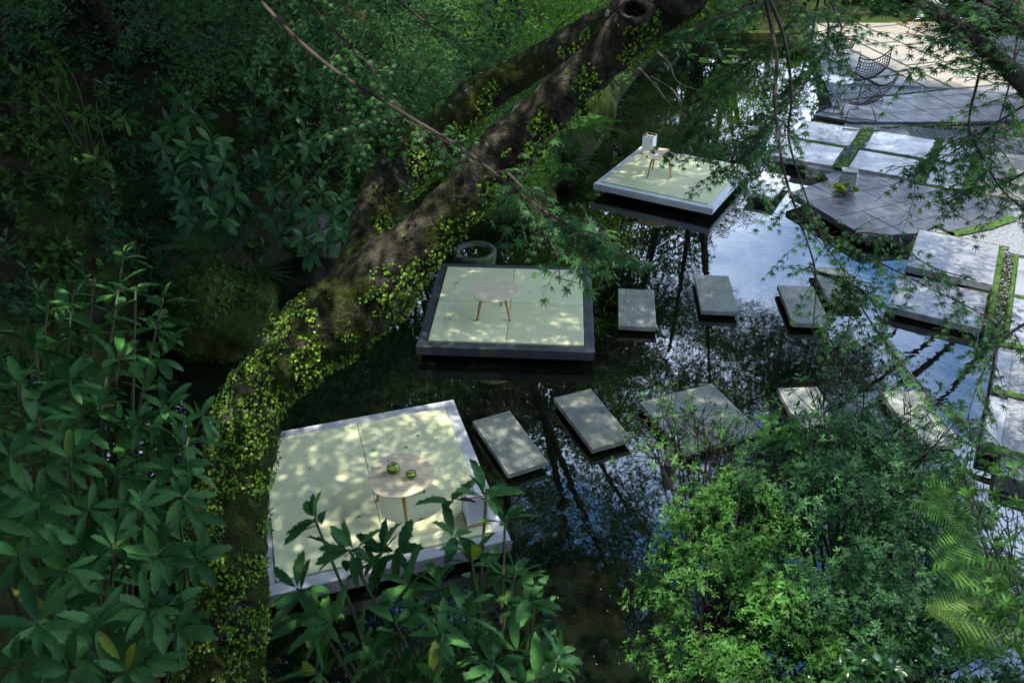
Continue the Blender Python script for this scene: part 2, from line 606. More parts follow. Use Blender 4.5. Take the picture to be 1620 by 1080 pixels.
# ---- leaves: variants are (vertices, faces); transforms are gathered and baked into one mesh or set as single objects
def fan_leaf(outline, zf):
    """fan from the leaf base; zf(x, y) gives the droop / fold"""
    v = [(0.0, 0.0, zf(0, 0))] + [(x, y, zf(x, y)) for x, y in outline]
    f = [(0, i, i + 1) for i in range(1, len(outline))]
    return np.array(v, float), f


def maple_variant(seed, lobes=7):
    r = random.Random(seed)
    if lobes == 7:
        ang = [-118, -78, -40, 0, 40, 78, 118]
        ln = [0.46, 0.78, 0.96, 1.05, 0.96, 0.78, 0.46]
    else:
        ang = [-95, -46, 0, 46, 95]
        ln = [0.62, 0.9, 1.05, 0.9, 0.62]
    out = []
    for i, (a, l) in enumerate(zip(ang, ln)):
        l *= r.uniform(0.92, 1.06)
        a2 = R(a + r.uniform(-4, 4))
        if i == 0:
            b = R(a - 26)
            out.append((0.12 * math.cos(b), 0.12 * math.sin(b)))
        w = 0.085
        # shoulder points make the lobes lance shaped
        ca, sa = math.cos(a2), math.sin(a2)
        if lobes == 7:
            out.append((l * 0.55 * ca + w * sa, l * 0.55 * sa - w * ca))
        out.append((l * ca, l * sa))
        if lobes == 7:
            out.append((l * 0.55 * ca - w * sa, l * 0.55 * sa + w * ca))
        if i < len(ang) - 1:
            m = R((ang[i] + ang[i + 1]) / 2)
            s = 0.27
            out.append((s * math.cos(m), s * math.sin(m)))
        else:
            b = R(a + 26)
            out.append((0.12 * math.cos(b), 0.12 * math.sin(b)))
    dr = r.uniform(0.08, 0.34)
    tw = r.uniform(-0.15, 0.15)
    return fan_leaf(out, lambda x, y: -dr * (x * x + y * y) + tw * x * y)


def blade_variant(seed, width=0.36, n=5, serr=0.0, droop=0.25, fold=0.18, wave=0.03, tipw=0.0, peak=0.45):
    """leaf blade along +x of length 1, folded along its midrib, with optional saw-toothed margin"""
    r = random.Random(seed)
    mid, lf, rt = [], [], []
    dr = droop * r.uniform(0.5, 1.5)
    bend = r.uniform(-0.08, 0.08)
    for i in range(n + 1):
        t = i / n
        w = width / 2 * (math.sin(math.pi * t ** (math.log(0.5) / math.log(peak)))) ** 0.8 if 0 < t < 1 else 0
        w = max(w, 0.006 if t < 1 else tipw)
        y0 = bend * t * t
        z0 = -dr * t * t
        mid.append((t, y0, z0))
        jag = serr if (i % 2 == 1 and 1 < i < n) else 0.0
        wv = wave * math.sin(t * 9 + seed)
        lf.append((t + jag * 0.4, y0 + w * (1 + jag), z0 + fold * w + wv * w * 4))
        rt.append((t + jag * 0.4, y0 - w * (1 + jag), z0 + fold * w - wv * w * 4))
    v = mid + lf + rt
    m = n + 1
    f = []
    for i in range(n):
        f.append((i, i + 1, m + i + 1, m + i))
        f.append((2 * m + i, 2 * m + i + 1, i + 1, i))
    return np.array(v, float), f


def round_variant(seed, k=7):
    r = random.Random(seed)
    out = []
    for i in range(k + 1):
        a = 2 * math.pi * (i / k) * 0.999 + 0.0005
        rr = 0.5 * r.uniform(0.9, 1.08)
        out.append((0.5 + rr * math.cos(a + math.pi), rr * math.sin(a + math.pi)))
    out[-1] = out[0]
    v = [(0.5, 0, 0.06)] + [(x, y, 0.0) for x, y in out[:-1]]
    f = [(0, i, i % k + 1) for i in range(1, k + 1)]
    return np.array(v, float), f


def frond_variant(seed, pairs=22, width=0.25, droop=0.35, pw=0.027, tip_up=0.0):
    """fern frond along +x of length 1: a thin rachis and toothed pinnae"""
    r = random.Random(seed)
    v, f = [], []
    cv = r.uniform(-0.1, 0.1)

    def rach(t):
        return np.array((t, cv * t * t, 0.32 * t - (0.32 + droop) * t * t + tip_up))
    segs = 8
    for i in range(segs + 1):
        t = i / segs
        p = rach(t)
        w = 0.007 * (1 - t) + 0.0015
        v += [tuple(p + (0, w, 0)), tuple(p + (0, -w, 0.002))]
    for i in range(segs):
        f.append((2 * i, 2 * i + 1, 2 * i + 3, 2 * i + 2))
    for k in range(pairs):
        t = 0.12 + 0.87 * k / (pairs - 1)
        ln = width * (math.sin(math.pi * min(1, (t * 0.93 + 0.10)) ** 0.8)) ** 0.75 * r.uniform(0.92, 1.05)
        ln = max(ln, 0.015)
        p = rach(t)
        for s in (-1, 1):
            d = np.array((0.42, s * 0.9, -0.06 - 0.12 * r.random()))
            d /= np.linalg.norm(d)
            side = np.array((1, -s * 0.45, 0)) * pw * (0.6 + 0.4 * (1 - t)) * 0.5
            b = len(v)
            nz = np.array((0, 0, -0.10))
            for u, w in ((0.0, 0.55), (0.22, 1.0), (0.6, 0.72), (1.0, 0.06)):
                q = p + d * ln * u + nz * ln * u * u
                v.append(tuple(q + side * w))
                v.append(tuple(q - side * w))
            for u in range(3):
                f.append((b + 2 * u, b + 2 * u + 1, b + 2 * u + 3, b + 2 * u + 2))
    return np.array(v, float), f


class Leaves:
    """gathers leaf transforms; bakes them into one mesh or sets them as single objects"""

    def __init__(self, variants):
        self.var = variants
        self.b = []            # blocks of (position, direction, normal, size, width factor)
        self.n = 0

    def put_many(self, P, D, N, S, wide=1.0):
        P = np.asarray(P, float).reshape(-1, 3)
        n = len(P)
        self.b.append((P, np.broadcast_to(np.asarray(D, float), (n, 3)), np.broadcast_to(np.asarray(N, float), (n, 3)),
                       np.broadcast_to(np.asarray(S, float), (n,)), np.full(n, wide)))
        self.n += n

    def put(self, pos, d, n, size, wide=1.0):
        self.put_many([tuple(pos)], tuple(d), tuple(n), size, wide)

    def solve(self):
        P, D, N, S, Wd = (np.concatenate([q[i] for q in self.b]) for i in range(5))
        D = D / (np.linalg.norm(D, axis=1, keepdims=True) + 1e-9)
        N = N - D * (N * D).sum(1, keepdims=True)
        ln = np.linalg.norm(N, axis=1, keepdims=True)
        alt = np.cross(D, np.array((0.3, 0.5, 0.8)))
        N = np.where(ln < 1e-3, alt, N)
        N = N / (np.linalg.norm(N, axis=1, keepdims=True) + 1e-9)
        Y = np.cross(N, D)
        M = np.stack([D * S[:, None], Y * (S * Wd)[:, None], N * S[:, None]], 2)
        return rng.integers(0, len(self.var), len(P)), M, P

    def mesh(self, name, mat, off=(0, 0, 0), items=None, smooth=False):
        K, M, Pp = self.solve() if items is None else items
        off = np.asarray(off, float)
        vs, loops, starts, tot = [], [], [], []
        nv = 0
        nl = 0
        for k in range(len(self.var)):
            sel = K == k
            n = int(sel.sum())
            if not n:
                continue
            V, F = self.var[k]
            W = np.einsum('nij,vj->nvi', M[sel], V) + (Pp[sel] - off)[:, None, :]
            vs.append(W.reshape(-1, 3))
            fl = np.concatenate([np.array(q) for q in F])
            ft = np.array([len(q) for q in F])
            fs = np.concatenate([[0], np.cumsum(ft)[:-1]])
            loops.append((fl[None, :] + (nv + np.arange(n) * len(V))[:, None]).ravel())
            starts.append((fs[None, :] + (nl + np.arange(n) * len(fl))[:, None]).ravel())
            tot.append(np.tile(ft, n))
            nv += n * len(V)
            nl += n * len(fl)
        me = bpy.data.meshes.new(name)
        me.vertices.add(nv)
        me.vertices.foreach_set('co', np.concatenate(vs).astype(np.float32).ravel())
        lp = np.concatenate(loops)
        st = np.concatenate(starts)
        me.loops.add(len(lp))
        me.loops.foreach_set('vertex_index', lp.astype(np.int32))
        me.polygons.add(len(st))
        me.polygons.foreach_set('loop_start', st.astype(np.int32))
        me.polygons.foreach_set('loop_total', np.concatenate(tot).astype(np.int32))
        me.update(calc_edges=True)
        me.materials.append(MATS[mat])
        if smooth:
            me.polygons.foreach_set('use_smooth', np.ones(len(st), bool))
        return me

    def build(self, name, mat, parent=None, kind='stuff', items=None, smooth=False):
        off = wloc(parent) if parent is not None else Vector((0, 0, 0))
        o = link(name, self.mesh(name, mat, off, items, smooth), parent)
        if kind:
            o['kind'] = kind
        return o

    def split(self, name, rest, mat, parent, most=300, smooth=True):
        """the leaves nearest the viewer's side as single objects, the rest as one part"""
        meshes = []
        for k, (V, F) in enumerate(self.var):
            me = bpy.data.meshes.new(name)
            me.from_pydata([tuple(p) for p in V], [], F)
            me.materials.append(MATS[mat])
            if smooth:
                me.polygons.foreach_set('use_smooth', [True] * len(me.polygons))
            me.update()
            meshes.append(me)
        off = wloc(parent)
        K, M, Pp = self.solve()
        order = np.argsort(np.linalg.norm(Pp - np.array(cam.location), axis=1))
        for q in order[:most]:
            o = bpy.data.objects.new(name, meshes[K[q]])
            o.parent = parent
            M4 = Matrix.Identity(4)
            for i in range(3):
                for j in range(3):
                    M4[i][j] = M[q, i, j]
                M4[i][3] = Pp[q, i] - off[i]
            o.matrix_local = M4
            COL.objects.link(o)
        if len(order) > most:
            r = order[most:]
            self.build(rest, mat, parent, 'stuff', (K[r], M[r], Pp[r]), smooth)


MAPLE7 = [maple_variant(s) for s in range(6)]
MAPLE5 = [maple_variant(s, 5) for s in range(20, 24)]
LAUREL = [blade_variant(s, 0.23 + 0.03 * (s % 4), 11, 0.15, 0.26, 0.28, 0.03, peak=0.5) for s in range(40, 47)]
RHODO = [blade_variant(s, 0.36, 5, 0.0, 0.25, 0.2, 0.03, peak=0.55) for s in range(60, 64)]
LANCE = [blade_variant(s, 0.30, 3, 0.0, 0.2, 0.3, 0.0, peak=0.5) for s in range(80, 83)]
OVAL = [blade_variant(s, 0.55, 4, 0.0, 0.12, 0.25, 0.02, peak=0.5) for s in range(90, 93)]
ROUND = [round_variant(s) for s in range(3)]
FROND = [frond_variant(s) for s in range(5)]
GRASS = [blade_variant(s, 0.07, 5, 0.0, 0.7, 0.3, 0.0, peak=0.35) for s in range(110, 114)]


def unit(v):
    v = np.asarray(v, float)
    return v / (np.linalg.norm(v) + 1e-9)


def cross3(a, b):
    return np.array((a[1] * b[2] - a[2] * b[1], a[2] * b[0] - a[0] * b[2], a[0] * b[1] - a[1] * b[0]))


def rosette(L, tip, axis, n, size, spread=1.0, sag=0.25, jit=0.25):
    """leaves radiating from a shoot tip"""
    axis = unit(axis)
    a = unit(cross3(axis, (0.31, 0.77, 0.2)))
    b = cross3(axis, a)
    an = rng.random() * 6.28 + 6.283 * np.arange(n) / n + rng.normal(0, 0.22, n)
    el = np.where(np.arange(n) % 3 > 0, rng.uniform(0.1, 0.75, n), rng.uniform(0.5, 1.1, n))
    d = (np.cos(an)[:, None] * a + np.sin(an)[:, None] * b) * (np.cos(el) * spread)[:, None] + axis * np.sin(el)[:, None]
    d[:, 2] -= sag * rng.random(n)
    nn = axis + np.array((0, 0, 0.5)) + rng.normal(0, jit, (n, 3))
    s = size * rng.uniform(0.7, 1.12, n)
    p0 = np.asarray(tip, float) - axis * rng.uniform(0, size * 0.35, n)[:, None] + d * size * 0.06
    L.put_many(p0, d, nn, s)


def smooth_path(pts, n=8):
    """Catmull-Rom through the points"""
    P = [Vector(p) for p in pts]
    P = [P[0] * 2 - P[1]] + P + [P[-1] * 2 - P[-2]]
    out = []
    for i in range(1, len(P) - 2):
        a, b, c, d = P[i - 1], P[i], P[i + 1], P[i + 2]
        for k in range(n):
            t = k / n
            out.append(0.5 * ((2 * b) + (c - a) * t + (2 * a - 5 * b + 4 * c - d) * t * t + (3 * b - a - 3 * c + d) * t ** 3))
    out.append(P[-2])
    return out


def lerp_list(vals, n):
    out = []
    for i in range(len(vals) - 1):
        for k in range(n):
            out.append(vals[i] + (vals[i + 1] - vals[i]) * k / n)
    out.append(vals[-1])
    return out

# ================================================================== the setting
POND = [(-2.2, 3.2), (-3.2, 4.4), (-4.1, 6.0), (-4.5, 7.3), (-3.9, 8.6), (-3.7, 9.8), (-2.8, 10.7), (-1.2, 11.3), (0.15, 11.9),
        (0.75, 13.0), (1.7, 15.0), (2.4, 18.0), (3.6, 21.5), (5.0, 23.4), (7.6, 23.8), (7.6, 21.5), (7.0, 19.0), (6.5, 17.2),
        (5.6, 15.4), (5.0, 14.0), (5.3, 13.2), (5.1, 12.0), (5.7, 10.9), (5.9, 9.6), (5.6, 8.9), (5.9, 8.1), (5.4, 7.0),
        (5.0, 6.3), (5.6, 5.2), (5.2, 3.9), (3.6, 2.9), (1.6, 2.7), (-0.6, 2.8)]


def pond_dist(x, y):
    """distance to the shoreline, negative on the water"""
    x = np.asarray(x, float)
    y = np.asarray(y, float)
    d = np.full(x.shape, 1e9)
    inside = np.zeros(x.shape, bool)
    n = len(POND)
    for i in range(n):
        ax, ay = POND[i]
        bx, by = POND[(i + 1) % n]
        ex, ey = bx - ax, by - ay
        t = np.clip(((x - ax) * ex + (y - ay) * ey) / (ex * ex + ey * ey), 0, 1)
        d = np.minimum(d, np.hypot(x - ax - t * ex, y - ay - t * ey))
        c = ((ay > y) != (by > y)) & (x < (bx - ax) * (y - ay) / (by - ay + 1e-12) + ax)
        inside ^= c
    return np.where(inside, -d, d)


def sstep(a, b, x):
    t = np.clip((x - a) / (b - a), 0, 1)
    return t * t * (3 - 2 * t)


def wob(x, y, s, seed=0.0):
    return (np.sin(x * s + 1.3 * np.sin(y * s * 0.7 + seed)) + np.sin(y * s * 1.13 + 1.7 * np.sin(x * s * 0.6 + seed * 2))) * 0.5


def ground_z(x, y):
    x = np.asarray(x, float)
    y = np.asarray(y, float)
    d = pond_dist(x, y)
    right = sstep(3.2, 4.3, x - np.clip(y - 20, 0, 4) * 0.5) * sstep(4.6, 6.0, y)
    far = sstep(23.3, 25.0, y) * right
    near = sstep(6.0, 3.5, y)
    do = np.clip(d, 0, None)
    left_h = 0.45 * (1 - np.exp(-do / 0.25)) + 0.62 * np.minimum(do, 9) + 0.15 * np.clip(do - 9, 0, 30)
    left_h = left_h + wob(x, y, 1.9) * 0.16 * np.minimum(do, 1) + wob(x, y, 4.3, 2.0) * 0.07 * np.minimum(do, 1)
    near_h = 0.25 * (1 - np.exp(-do / 0.25)) + 0.75 * np.minimum(do, 2.4) + wob(x, y, 2.7) * 0.08 * np.minimum(do, 1)
    ter_h = 0.13 * (1 - np.exp(-do / 0.05)) + 0.35 * far * np.clip(y - 24, 0, 6) + 0 * x
    h = left_h * (1 - near) + near_h * near
    h = h * (1 - right) + ter_h * right
    bed = -0.9 * (1 - np.exp(np.minimum(d, 0) / 0.35))
    return np.where(d > 0, h, bed)


def gz(x, y):
    return float(ground_z(np.array([x]), np.array([y]))[0])


def grid_mesh(name, xs, ys, mat):
    X, Y = np.meshgrid(xs, ys)
    Z = ground_z(X, Y)
    nx, ny = len(xs), len(ys)
    me = bpy.data.meshes.new(name)
    v = np.stack([X.ravel(), Y.ravel(), Z.ravel()], 1)
    i = (np.arange(ny - 1)[:, None] * nx + np.arange(nx - 1)[None, :]).ravel()
    f = np.stack([i, i + 1, i + nx + 1, i + nx], 1)
    me.from_pydata(v.tolist(), [], f.tolist())
    me.materials.append(MATS[mat])
    me.polygons.foreach_set('use_smooth', [True] * len(me.polygons))
    me.update()
    return me


xs = np.concatenate([np.linspace(-300, -24, 24), np.arange(-22, 22.01, 0.22), np.linspace(24, 300, 24)])
ys = np.concatenate([np.linspace(-120, -7, 12), np.arange(-6, 34.01, 0.22), np.linspace(37, 400, 26)])
tag(link('ground', grid_mesh('ground', xs, ys, 'soil')), 'dark soil bank sloping down to the pond', kind='structure')
w = MB()
w.add([(-30, -4, 0), (30, -4, 0), (30, 30, 0), (-30, 30, 0)], [(0, 1, 2, 3)])
tag(w.build('pond', 'pond_water'), 'dark still pond water reflecting sky and leaves', kind='structure')

# ---- terrace: slabs, slate tiles, moss and gravel
TA, TB = np.array((0.866, -0.5)), np.array((0.5, 0.866))


def ab(a, b):
    return tuple(TA * a + TB * b)


def clip_poly(poly, clip):
    """convex clip, both counter-clockwise"""
    out = list(poly)
    n = len(clip)
    for i in range(n):
        ax, ay = clip[i]
        bx, by = clip[(i + 1) % n]
        src, out = out, []
        for k in range(len(src)):
            p, q = src[k], src[(k + 1) % len(src)]
            dp = (bx - ax) * (p[1] - ay) - (by - ay) * (p[0] - ax)
            dq = (bx - ax) * (q[1] - ay) - (by - ay) * (q[0] - ax)
            if dp >= 0:
                out.append(p)
            if (dp >= 0) != (dq >= 0):
                t = dp / (dp - dq)
                out.append((p[0] + (q[0] - p[0]) * t, p[1] + (q[1] - p[1]) * t))
        if len(out) < 3:
            return []
    return out


def area(poly):
    return 0.5 * sum(poly[i][0] * poly[(i + 1) % len(poly)][1] - poly[(i + 1) % len(poly)][0] * poly[i][1] for i in range(len(poly)))


ZT = 0.22
bed = MB()
for q in ([ab(-2.3, 14.2), ab(2.5, 14.2), ab(2.5, 17.5), ab(-2.2, 17.4)], [(5.25, 11.0), (9.5, 9.0), (12.0, 16.0), (5.3, 13.1)],
          [ab(1.1, 7.2), ab(4, 7.2), ab(4, 12.4), ab(1.1, 12.4)], [(6.6, 16.6), (14, 15.2), (16, 25.0), (8.4, 24.2)]):
    if area(q) < 0:
        q = q[::-1]
    bed.prism(q, -0.5 - 0.01 * len(bed.v) / 8, 0.165 + 0.003 * len(bed.v) / 8)
terrace = tag(bed.build('terrace', 'gravel'), 'stone terrace of slabs, slate tiles, gravel and moss beside the pond', kind='structure')


def slab(poly, z=ZT, th=0.10, mat='slab', name='paving_slab', bev=0.006):
    if area(poly) < 0:
        poly = poly[::-1]
    if abs(area(poly)) < 0.02:
        return None
    return MB().prism(poly, z - th, z, bev).build(name, mat, terrace)


def rect(a0, a1, b0, b1):
    return [ab(a0, b0), ab(a1, b0), ab(a1, b1), ab(a0, b1)]


for r4, z in (((-2.98, -1.92, 14.32, 15.32), ZT), ((-2.92, -1.86, 15.48, 16.56), ZT), ((-1.66, -0.64, 14.40, 15.36), ZT), ((-1.60, -0.54, 15.52, 16.60), ZT),
              ((-0.42, 0.10, 14.30, 15.42), ZT), ((-0.40, 0.12, 15.52, 16.52), ZT), ((-0.27, 0.77, 11.02, 12.30), ZT + 0.03),
              ((1.03, 2.05, 9.70, 10.85), ZT), ((1.03, 2.05, 10.97, 12.1), ZT), ((0.95, 2.0, 8.68, 9.62), 0.16), ((0.93, 2.0, 7.62, 8.54), 0.16), ((2.13, 3.1, 9.7, 10.9), ZT)):
    slab(rect(*r4), z, 0.10)
slab(rect(-0.33, 0.75, 9.98, 10.96), 0.14, 0.09)
for r4 in ((0.32, 1.35, 14.32, 15.4), (0.34, 1.36, 15.5, 16.5), (1.5, 2.5, 14.32, 15.4), (1.5, 2.5, 15.5, 16.5)):
    slab(rect(*r4), ZT, 0.08, 'slab_sun_tint')


def tiles(outline, rot, size, org, mat, gap=0.005, z=ZT - 0.004, th=0.06, name='slate_tile', sy=None):
    sy = sy or size
    if area(outline) < 0:
        outline = outline[::-1]
    c, s = math.cos(rot), math.sin(rot)
    for i in range(-16, 17):
        for j in range(-16, 17):
            q = []
            for u, v in ((gap, gap), (size - gap, gap), (size - gap, sy - gap), (gap, sy - gap)):
                uu, vv = i * size + u, j * sy + v
                q.append((org[0] + uu * c - vv * s, org[1] + uu * s + vv * c))
            k = clip_poly(q, outline)
            if len(k) >= 3 and area(k) > 0.012:
                MB().prism(k, z - th, z + random.uniform(-0.0015, 0.0015), 0.003).build(name, mat, terrace)


# dark peninsula over the water (two convex pieces) and the upper dark band
tiles([(4.45, 12.23), (5.22, 10.21), (5.92, 10.74), (6.35, 10.80), (5.72, 12.98), (5.05, 12.62)], R(24), 0.60, (5.35, 11.5), 'slate', th=0.10)
tiles([(6.352, 10.80), (7.05, 11.08), (7.52, 11.36), (7.72, 11.95), (6.55, 12.57), (5.722, 12.98)], R(24), 0.60, (5.35, 11.5), 'slate')
tiles([(6.05, 16.15), (7.08, 15.41), (8.95, 15.70), (13.0, 15.7), (13.0, 17.2), (9.70, 17.90), (7.0, 17.05)], R(12), 0.78, (7.75, 15.5), 'slate')
# large slabs of the upper terrace, parallel joints
DU = np.array((0.94, 0.34))
DV = np.array((-0.15, 0.99))
up_out = [(7.0, 17.15), (9.70, 17.98), (13.4, 17.3), (14.5, 23.2), (11.8, 24.1), (9.8, 24.9), (8.6, 24.4)]
wd = [0.0, 1.05, 2.05, 2.62, 3.75, 4.9, 6.0, 7.2]
for i in range(len(wd) - 1):
    st = -3.0 + (0.7 if i % 2 else 0.0) + 0.3 * i
    for j in range(7):
        ln = 2.0 if i != 2 else 2.6
        v0, v1 = st + j * ln, st + j * ln + ln - 0.09
        u0, u1 = wd[i] + 0.045, wd[i + 1] - 0.045
        o2 = np.array((7.0, 18.4))
        q = [tuple(o2 + DU * u + DV * v) for u, v in ((u0, v0), (u1, v0), (u1, v1), (u0, v1))]
        k = clip_poly(q, up_out)
        if len(k) >= 3:
            slab(k, ZT, 0.07, 'slab_sun_tint' if i >= 2 else 'slab_dry')


def moss_strip(p0, p1, width, z=ZT - 0.02, rag=0.25):
    """a low uneven cushion of moss along a joint"""
    p0, p1 = Vector((p0[0], p0[1], 0)), Vector((p1[0], p1[1], 0))
    d = (p1 - p0)
    n = max(6, int(d.length / 0.04))
    dn = d.normalized()
    sd = Vector((-dn.y, dn.x, 0))
    m = max(3, int(width / 0.035))
    vs, fs = [], []
    for i in range(n + 1):
        for j in range(m + 1):
            t = j / m - 0.5
            p = p0 + d * (i / n) + sd * t * width * (1 + rag * (mnoise.noise((i * 0.31, p0.x, j * 0.2)) if abs(t) > 0.4 else 0))
            hh = 0.022 * (1 - (2 * abs(t)) ** 3) + 0.022 * mnoise.noise(p * 13) + 0.012 * mnoise.noise(p * 41)
            vs.append((p.x, p.y, z + hh))
    for i in range(n):
        for j in range(m):
            k = i * (m + 1) + j
            fs.append((k, k + 1, k + m + 2, k + m + 1))
    MB().add(vs, fs).build('moss_strip', 'moss', terrace, True)


for a0, b0, a1, b1, wdt in ((-1.79, 14.25, -1.75, 16.75, 0.22), (-0.53, 14.25, -0.48, 16.8, 0.2), (0.21, 14.2, 0.23, 16.5, 0.18), (-2.95, 15.40, -1.9, 15.40, 0.12),
                            (-1.65, 15.44, -0.6, 15.44, 0.12), (-0.42, 15.47, 0.1, 15.47, 0.08), (0.81, 9.8, 0.81, 12.3, 0.07), (1.0, 9.8, 1.0, 12.2, 0.05), (-0.3, 12.38, 0.9, 12.38, 0.08),
                            (0.95, 8.61, 2.0, 8.61, 0.1), (1.0, 9.66, 2.0, 9.66, 0.1), (1.03, 10.91, 2.05, 10.91, 0.09), (0.93, 7.55, 2.0, 7.55, 0.12)):
    moss_strip(ab(a0, b0), ab(a1, b1), wdt)
moss_strip((6.38, 10.74), (7.08, 11.02), 0.16)
moss_strip((7.05, 11.02), (7.56, 11.30), 0.16)
moss_strip((6.5, 12.66), (7.75, 11.98), 0.07)
moss_strip((7.0, 17.12), (9.7, 17.96), 0.10)
moss_strip((7.1, 15.36), (8.95, 15.66), 0.07)

# gravel: real stones where the bed shows
PEB = []
for s in range(4):
    b_ = bmesh.new()
    bmesh.ops.create_icosphere(b_, subdivisions=1, radius=1.0)
    r_ = random.Random(s)
    PEB.append((np.array([(v.co.x * r_.uniform(.8, 1.2), v.co.y * r_.uniform(.7, 1.1), v.co.z * 0.6 * r_.uniform(.8, 1.2)) for v in b_.verts]),
                [tuple(v.index for v in f.verts) for f in b_.faces]))
    b_.free()
G = Leaves(PEB)


def pebbles(poly, n, s0=0.010, s1=0.022, z=0.185):
    xs_ = [p[0] for p in poly]
    ys_ = [p[1] for p in poly]
    k = 0
    while k < n:
        x, y = random.uniform(min(xs_), max(xs_)), random.uniform(min(ys_), max(ys_))
        ok = True
        for i in range(len(poly)):
            ax, ay = poly[i]
            bx, by = poly[(i + 1) % len(poly)]
            if (bx - ax) * (y - ay) - (by - ay) * (x - ax) < 0:
                ok = False
        k += 1
        if ok:
            G.put((x, y, z + random.uniform(0, 0.012)), rng.normal(0, 1, 3) * (1, 1, .1), (0, 0, 1), random.uniform(s0, s1))


pebbles([ab(-1.0, 16.65), ab(1.6, 16.65), (9.6, 15.62), (7.6, 15.40)], 3000)
pebbles([(7.1, 11.0), (6.85, 10.35), (8.6, 9.2), (10.5, 11.2), (7.75, 11.9), (7.6, 11.3)], 6500)
pebbles([ab(0.78, 9.7), ab(1.02, 9.7), ab(1.02, 12.3), ab(0.78, 12.3)], 1500)
pebbles([ab(-1.88, 14.9), ab(-1.70, 14.9), ab(-1.70, 15.5), ab(-1.88, 15.5)], 300, z=0.215)
G.build('gravel', 'gravel', terrace)

# low dark stone kerb at the far end of the pond, and the sunlit garden bed beyond the terrace
kerb = empty('stone_kerb', (6.4, 23.6, 0), 'long low mossy stone kerb closing the far end of the pond', 'kerb')
for k in range(4):
    MB().box((4.7 + k * 1.02, 23.55, 0.06), (1.0, 0.30, 0.22), R(2), 0.02).build('kerb_stone', 'moss_stone', kerb)
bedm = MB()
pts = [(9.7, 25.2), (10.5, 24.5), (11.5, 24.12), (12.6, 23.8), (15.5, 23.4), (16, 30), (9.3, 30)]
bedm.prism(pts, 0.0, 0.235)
tag(bedm.build('garden_bed', 'ochre_soil'), 'ochre earth bed edging the sunlit end of the terrace', kind='structure')


# ================================================================== platforms, stepping slabs
def platform(name, loc, rz, label, mats, fmat, fw=0.12, th=0.13, group='tatami platforms floating on the pond'):
    root = empty(name, (0, 0, 0), label, 'platform', group)
    h = 0.9
    o = h + fw
    z = ZT
    MB().box((0, 0, z - th / 2 - 0.03), (2 * o - 0.02, 2 * o - 0.02, th - 0.03)).build('deck_base', fmat, root)
    for s in (-1, 1):
        MB().box((0, s * (h + fw / 2), z - th / 2), (2 * o, fw - 0.004, th), 0, 0.005).build('frame_board', fmat, root)
        MB().box((s * (h + fw / 2), 0, z - th / 2), (fw - 0.004, 2 * h, th), 0, 0.005).build('frame_board', fmat, root)
    g = 0.006
    cells = {4: [(-h, -h, 0, 0), (0, -h, h, 0), (-h, 0, 0, h), (0, 0, h, h)], 2: [(-h, -h, 0, h), (0, -h, h, h)]}[mats]
    for x0, y0, x1, y1 in cells:
        MB().box(((x0 + x1) / 2, (y0 + y1) / 2, z - 0.006 + random.uniform(-.0015, .0015)), (x1 - x0 - g, y1 - y0 - g, 0.045), 0, 0.005).build('tatami_mat', 'tatami', root)
    MB().box((0, 0, -0.15), (2 * o - 0.5, 2 * o - 0.5, 0.46)).build('plinth', 'plinth', root)
    root.location = (loc[0], loc[1], 0)
    root.rotation_euler = (0, 0, rz)
    return root


platform('tatami_platform', (-1.285, 5.50), 0.300, 'square pale green tatami platform with light grey frame, nearest the viewer', 2, 'frame_grey')
platform('tatami_platform', (-0.02, 8.72), -0.060, 'square tatami platform with charcoal frame and a bare wooden table', 4, 'frame_dark', 0.12, 0.105)
platform('tatami_platform', (2.715, 12.95), -0.525, 'farthest square tatami platform with pale frame below the dark tree limb', 4, 'frame_pale', 0.11, 0.095)


def step_slab(c, size, rz, z, label, mat='deck', joint=None):
    root = empty('stepping_slab', (0, 0, 0), label, 'stepping slab', 'ribbed slabs stepping across the pond')
    sx, sy = size
    MB().box((0, 0, z - 0.032), (sx, sy, 0.055), 0, 0.003).build('slab_base', mat, root)
    m = MB()
    n = max(8, int(round(sx / 0.030)))
    p = sx / n
    cuts = [-sy / 2 + 0.004, sy / 2 - 0.004] if joint is None else [-sy / 2 + 0.004, joint * sy, sy / 2 - 0.004]
    for i in range(n):
        for k in range(len(cuts) - 1):
            y0, y1 = cuts[k] + 0.002, cuts[k + 1] - 0.002
            m.box((-sx / 2 + (i + 0.5) * p, (y0 + y1) / 2, z - 0.006), (p - 0.006, y1 - y0, 0.012), 0, 0.0025)
    r = m.build('deck_ribs', mat, root)
    r['kind'] = 'stuff'
    MB().box((0, 0, -0.2), (sx - 0.12, sy - 0.14, 0.27 + 2 * z)).build('plinth', 'plinth', root)
    root.location = (c[0], c[1], 0)
    root.rotation_euler = (0, 0, R(rz))
    return root


step_slab((1.57, 8.82), (0.46, 0.92), -6, 0.115, 'grey ribbed stepping slab closest to the charcoal framed platform', joint=0.14)
step_slab((2.64, 9.19), (0.46, 0.94), -5, 0.115, 'grey ribbed stepping slab with one bright sun patch, middle of the farther row', joint=0.12)
step_slab((3.69, 8.90), (0.46, 0.94), -4.5, 0.115, 'grey ribbed stepping slab behind hanging maple twigs in the farther row', joint=0.1)
step_slab((4.30, 9.42), (0.46, 0.92), -4, 0.115, 'last grey stepping slab before the stone landing, half hidden by maple leaves')
step_slab((-0.03, 6.24), (0.42, 0.88), 25, 0.115, 'dark ribbed stepping slab touching the corner of the nearest platform')
step_slab((0.82, 6.61), (0.44, 0.90), 22.5, 0.115, 'ribbed stepping slab second from the nearest platform')
step_slab((1.93, 6.63), (0.90, 0.88), 22, 0.115, 'large square ribbed stepping slab overgrown by twigs with a pale post at its corner')
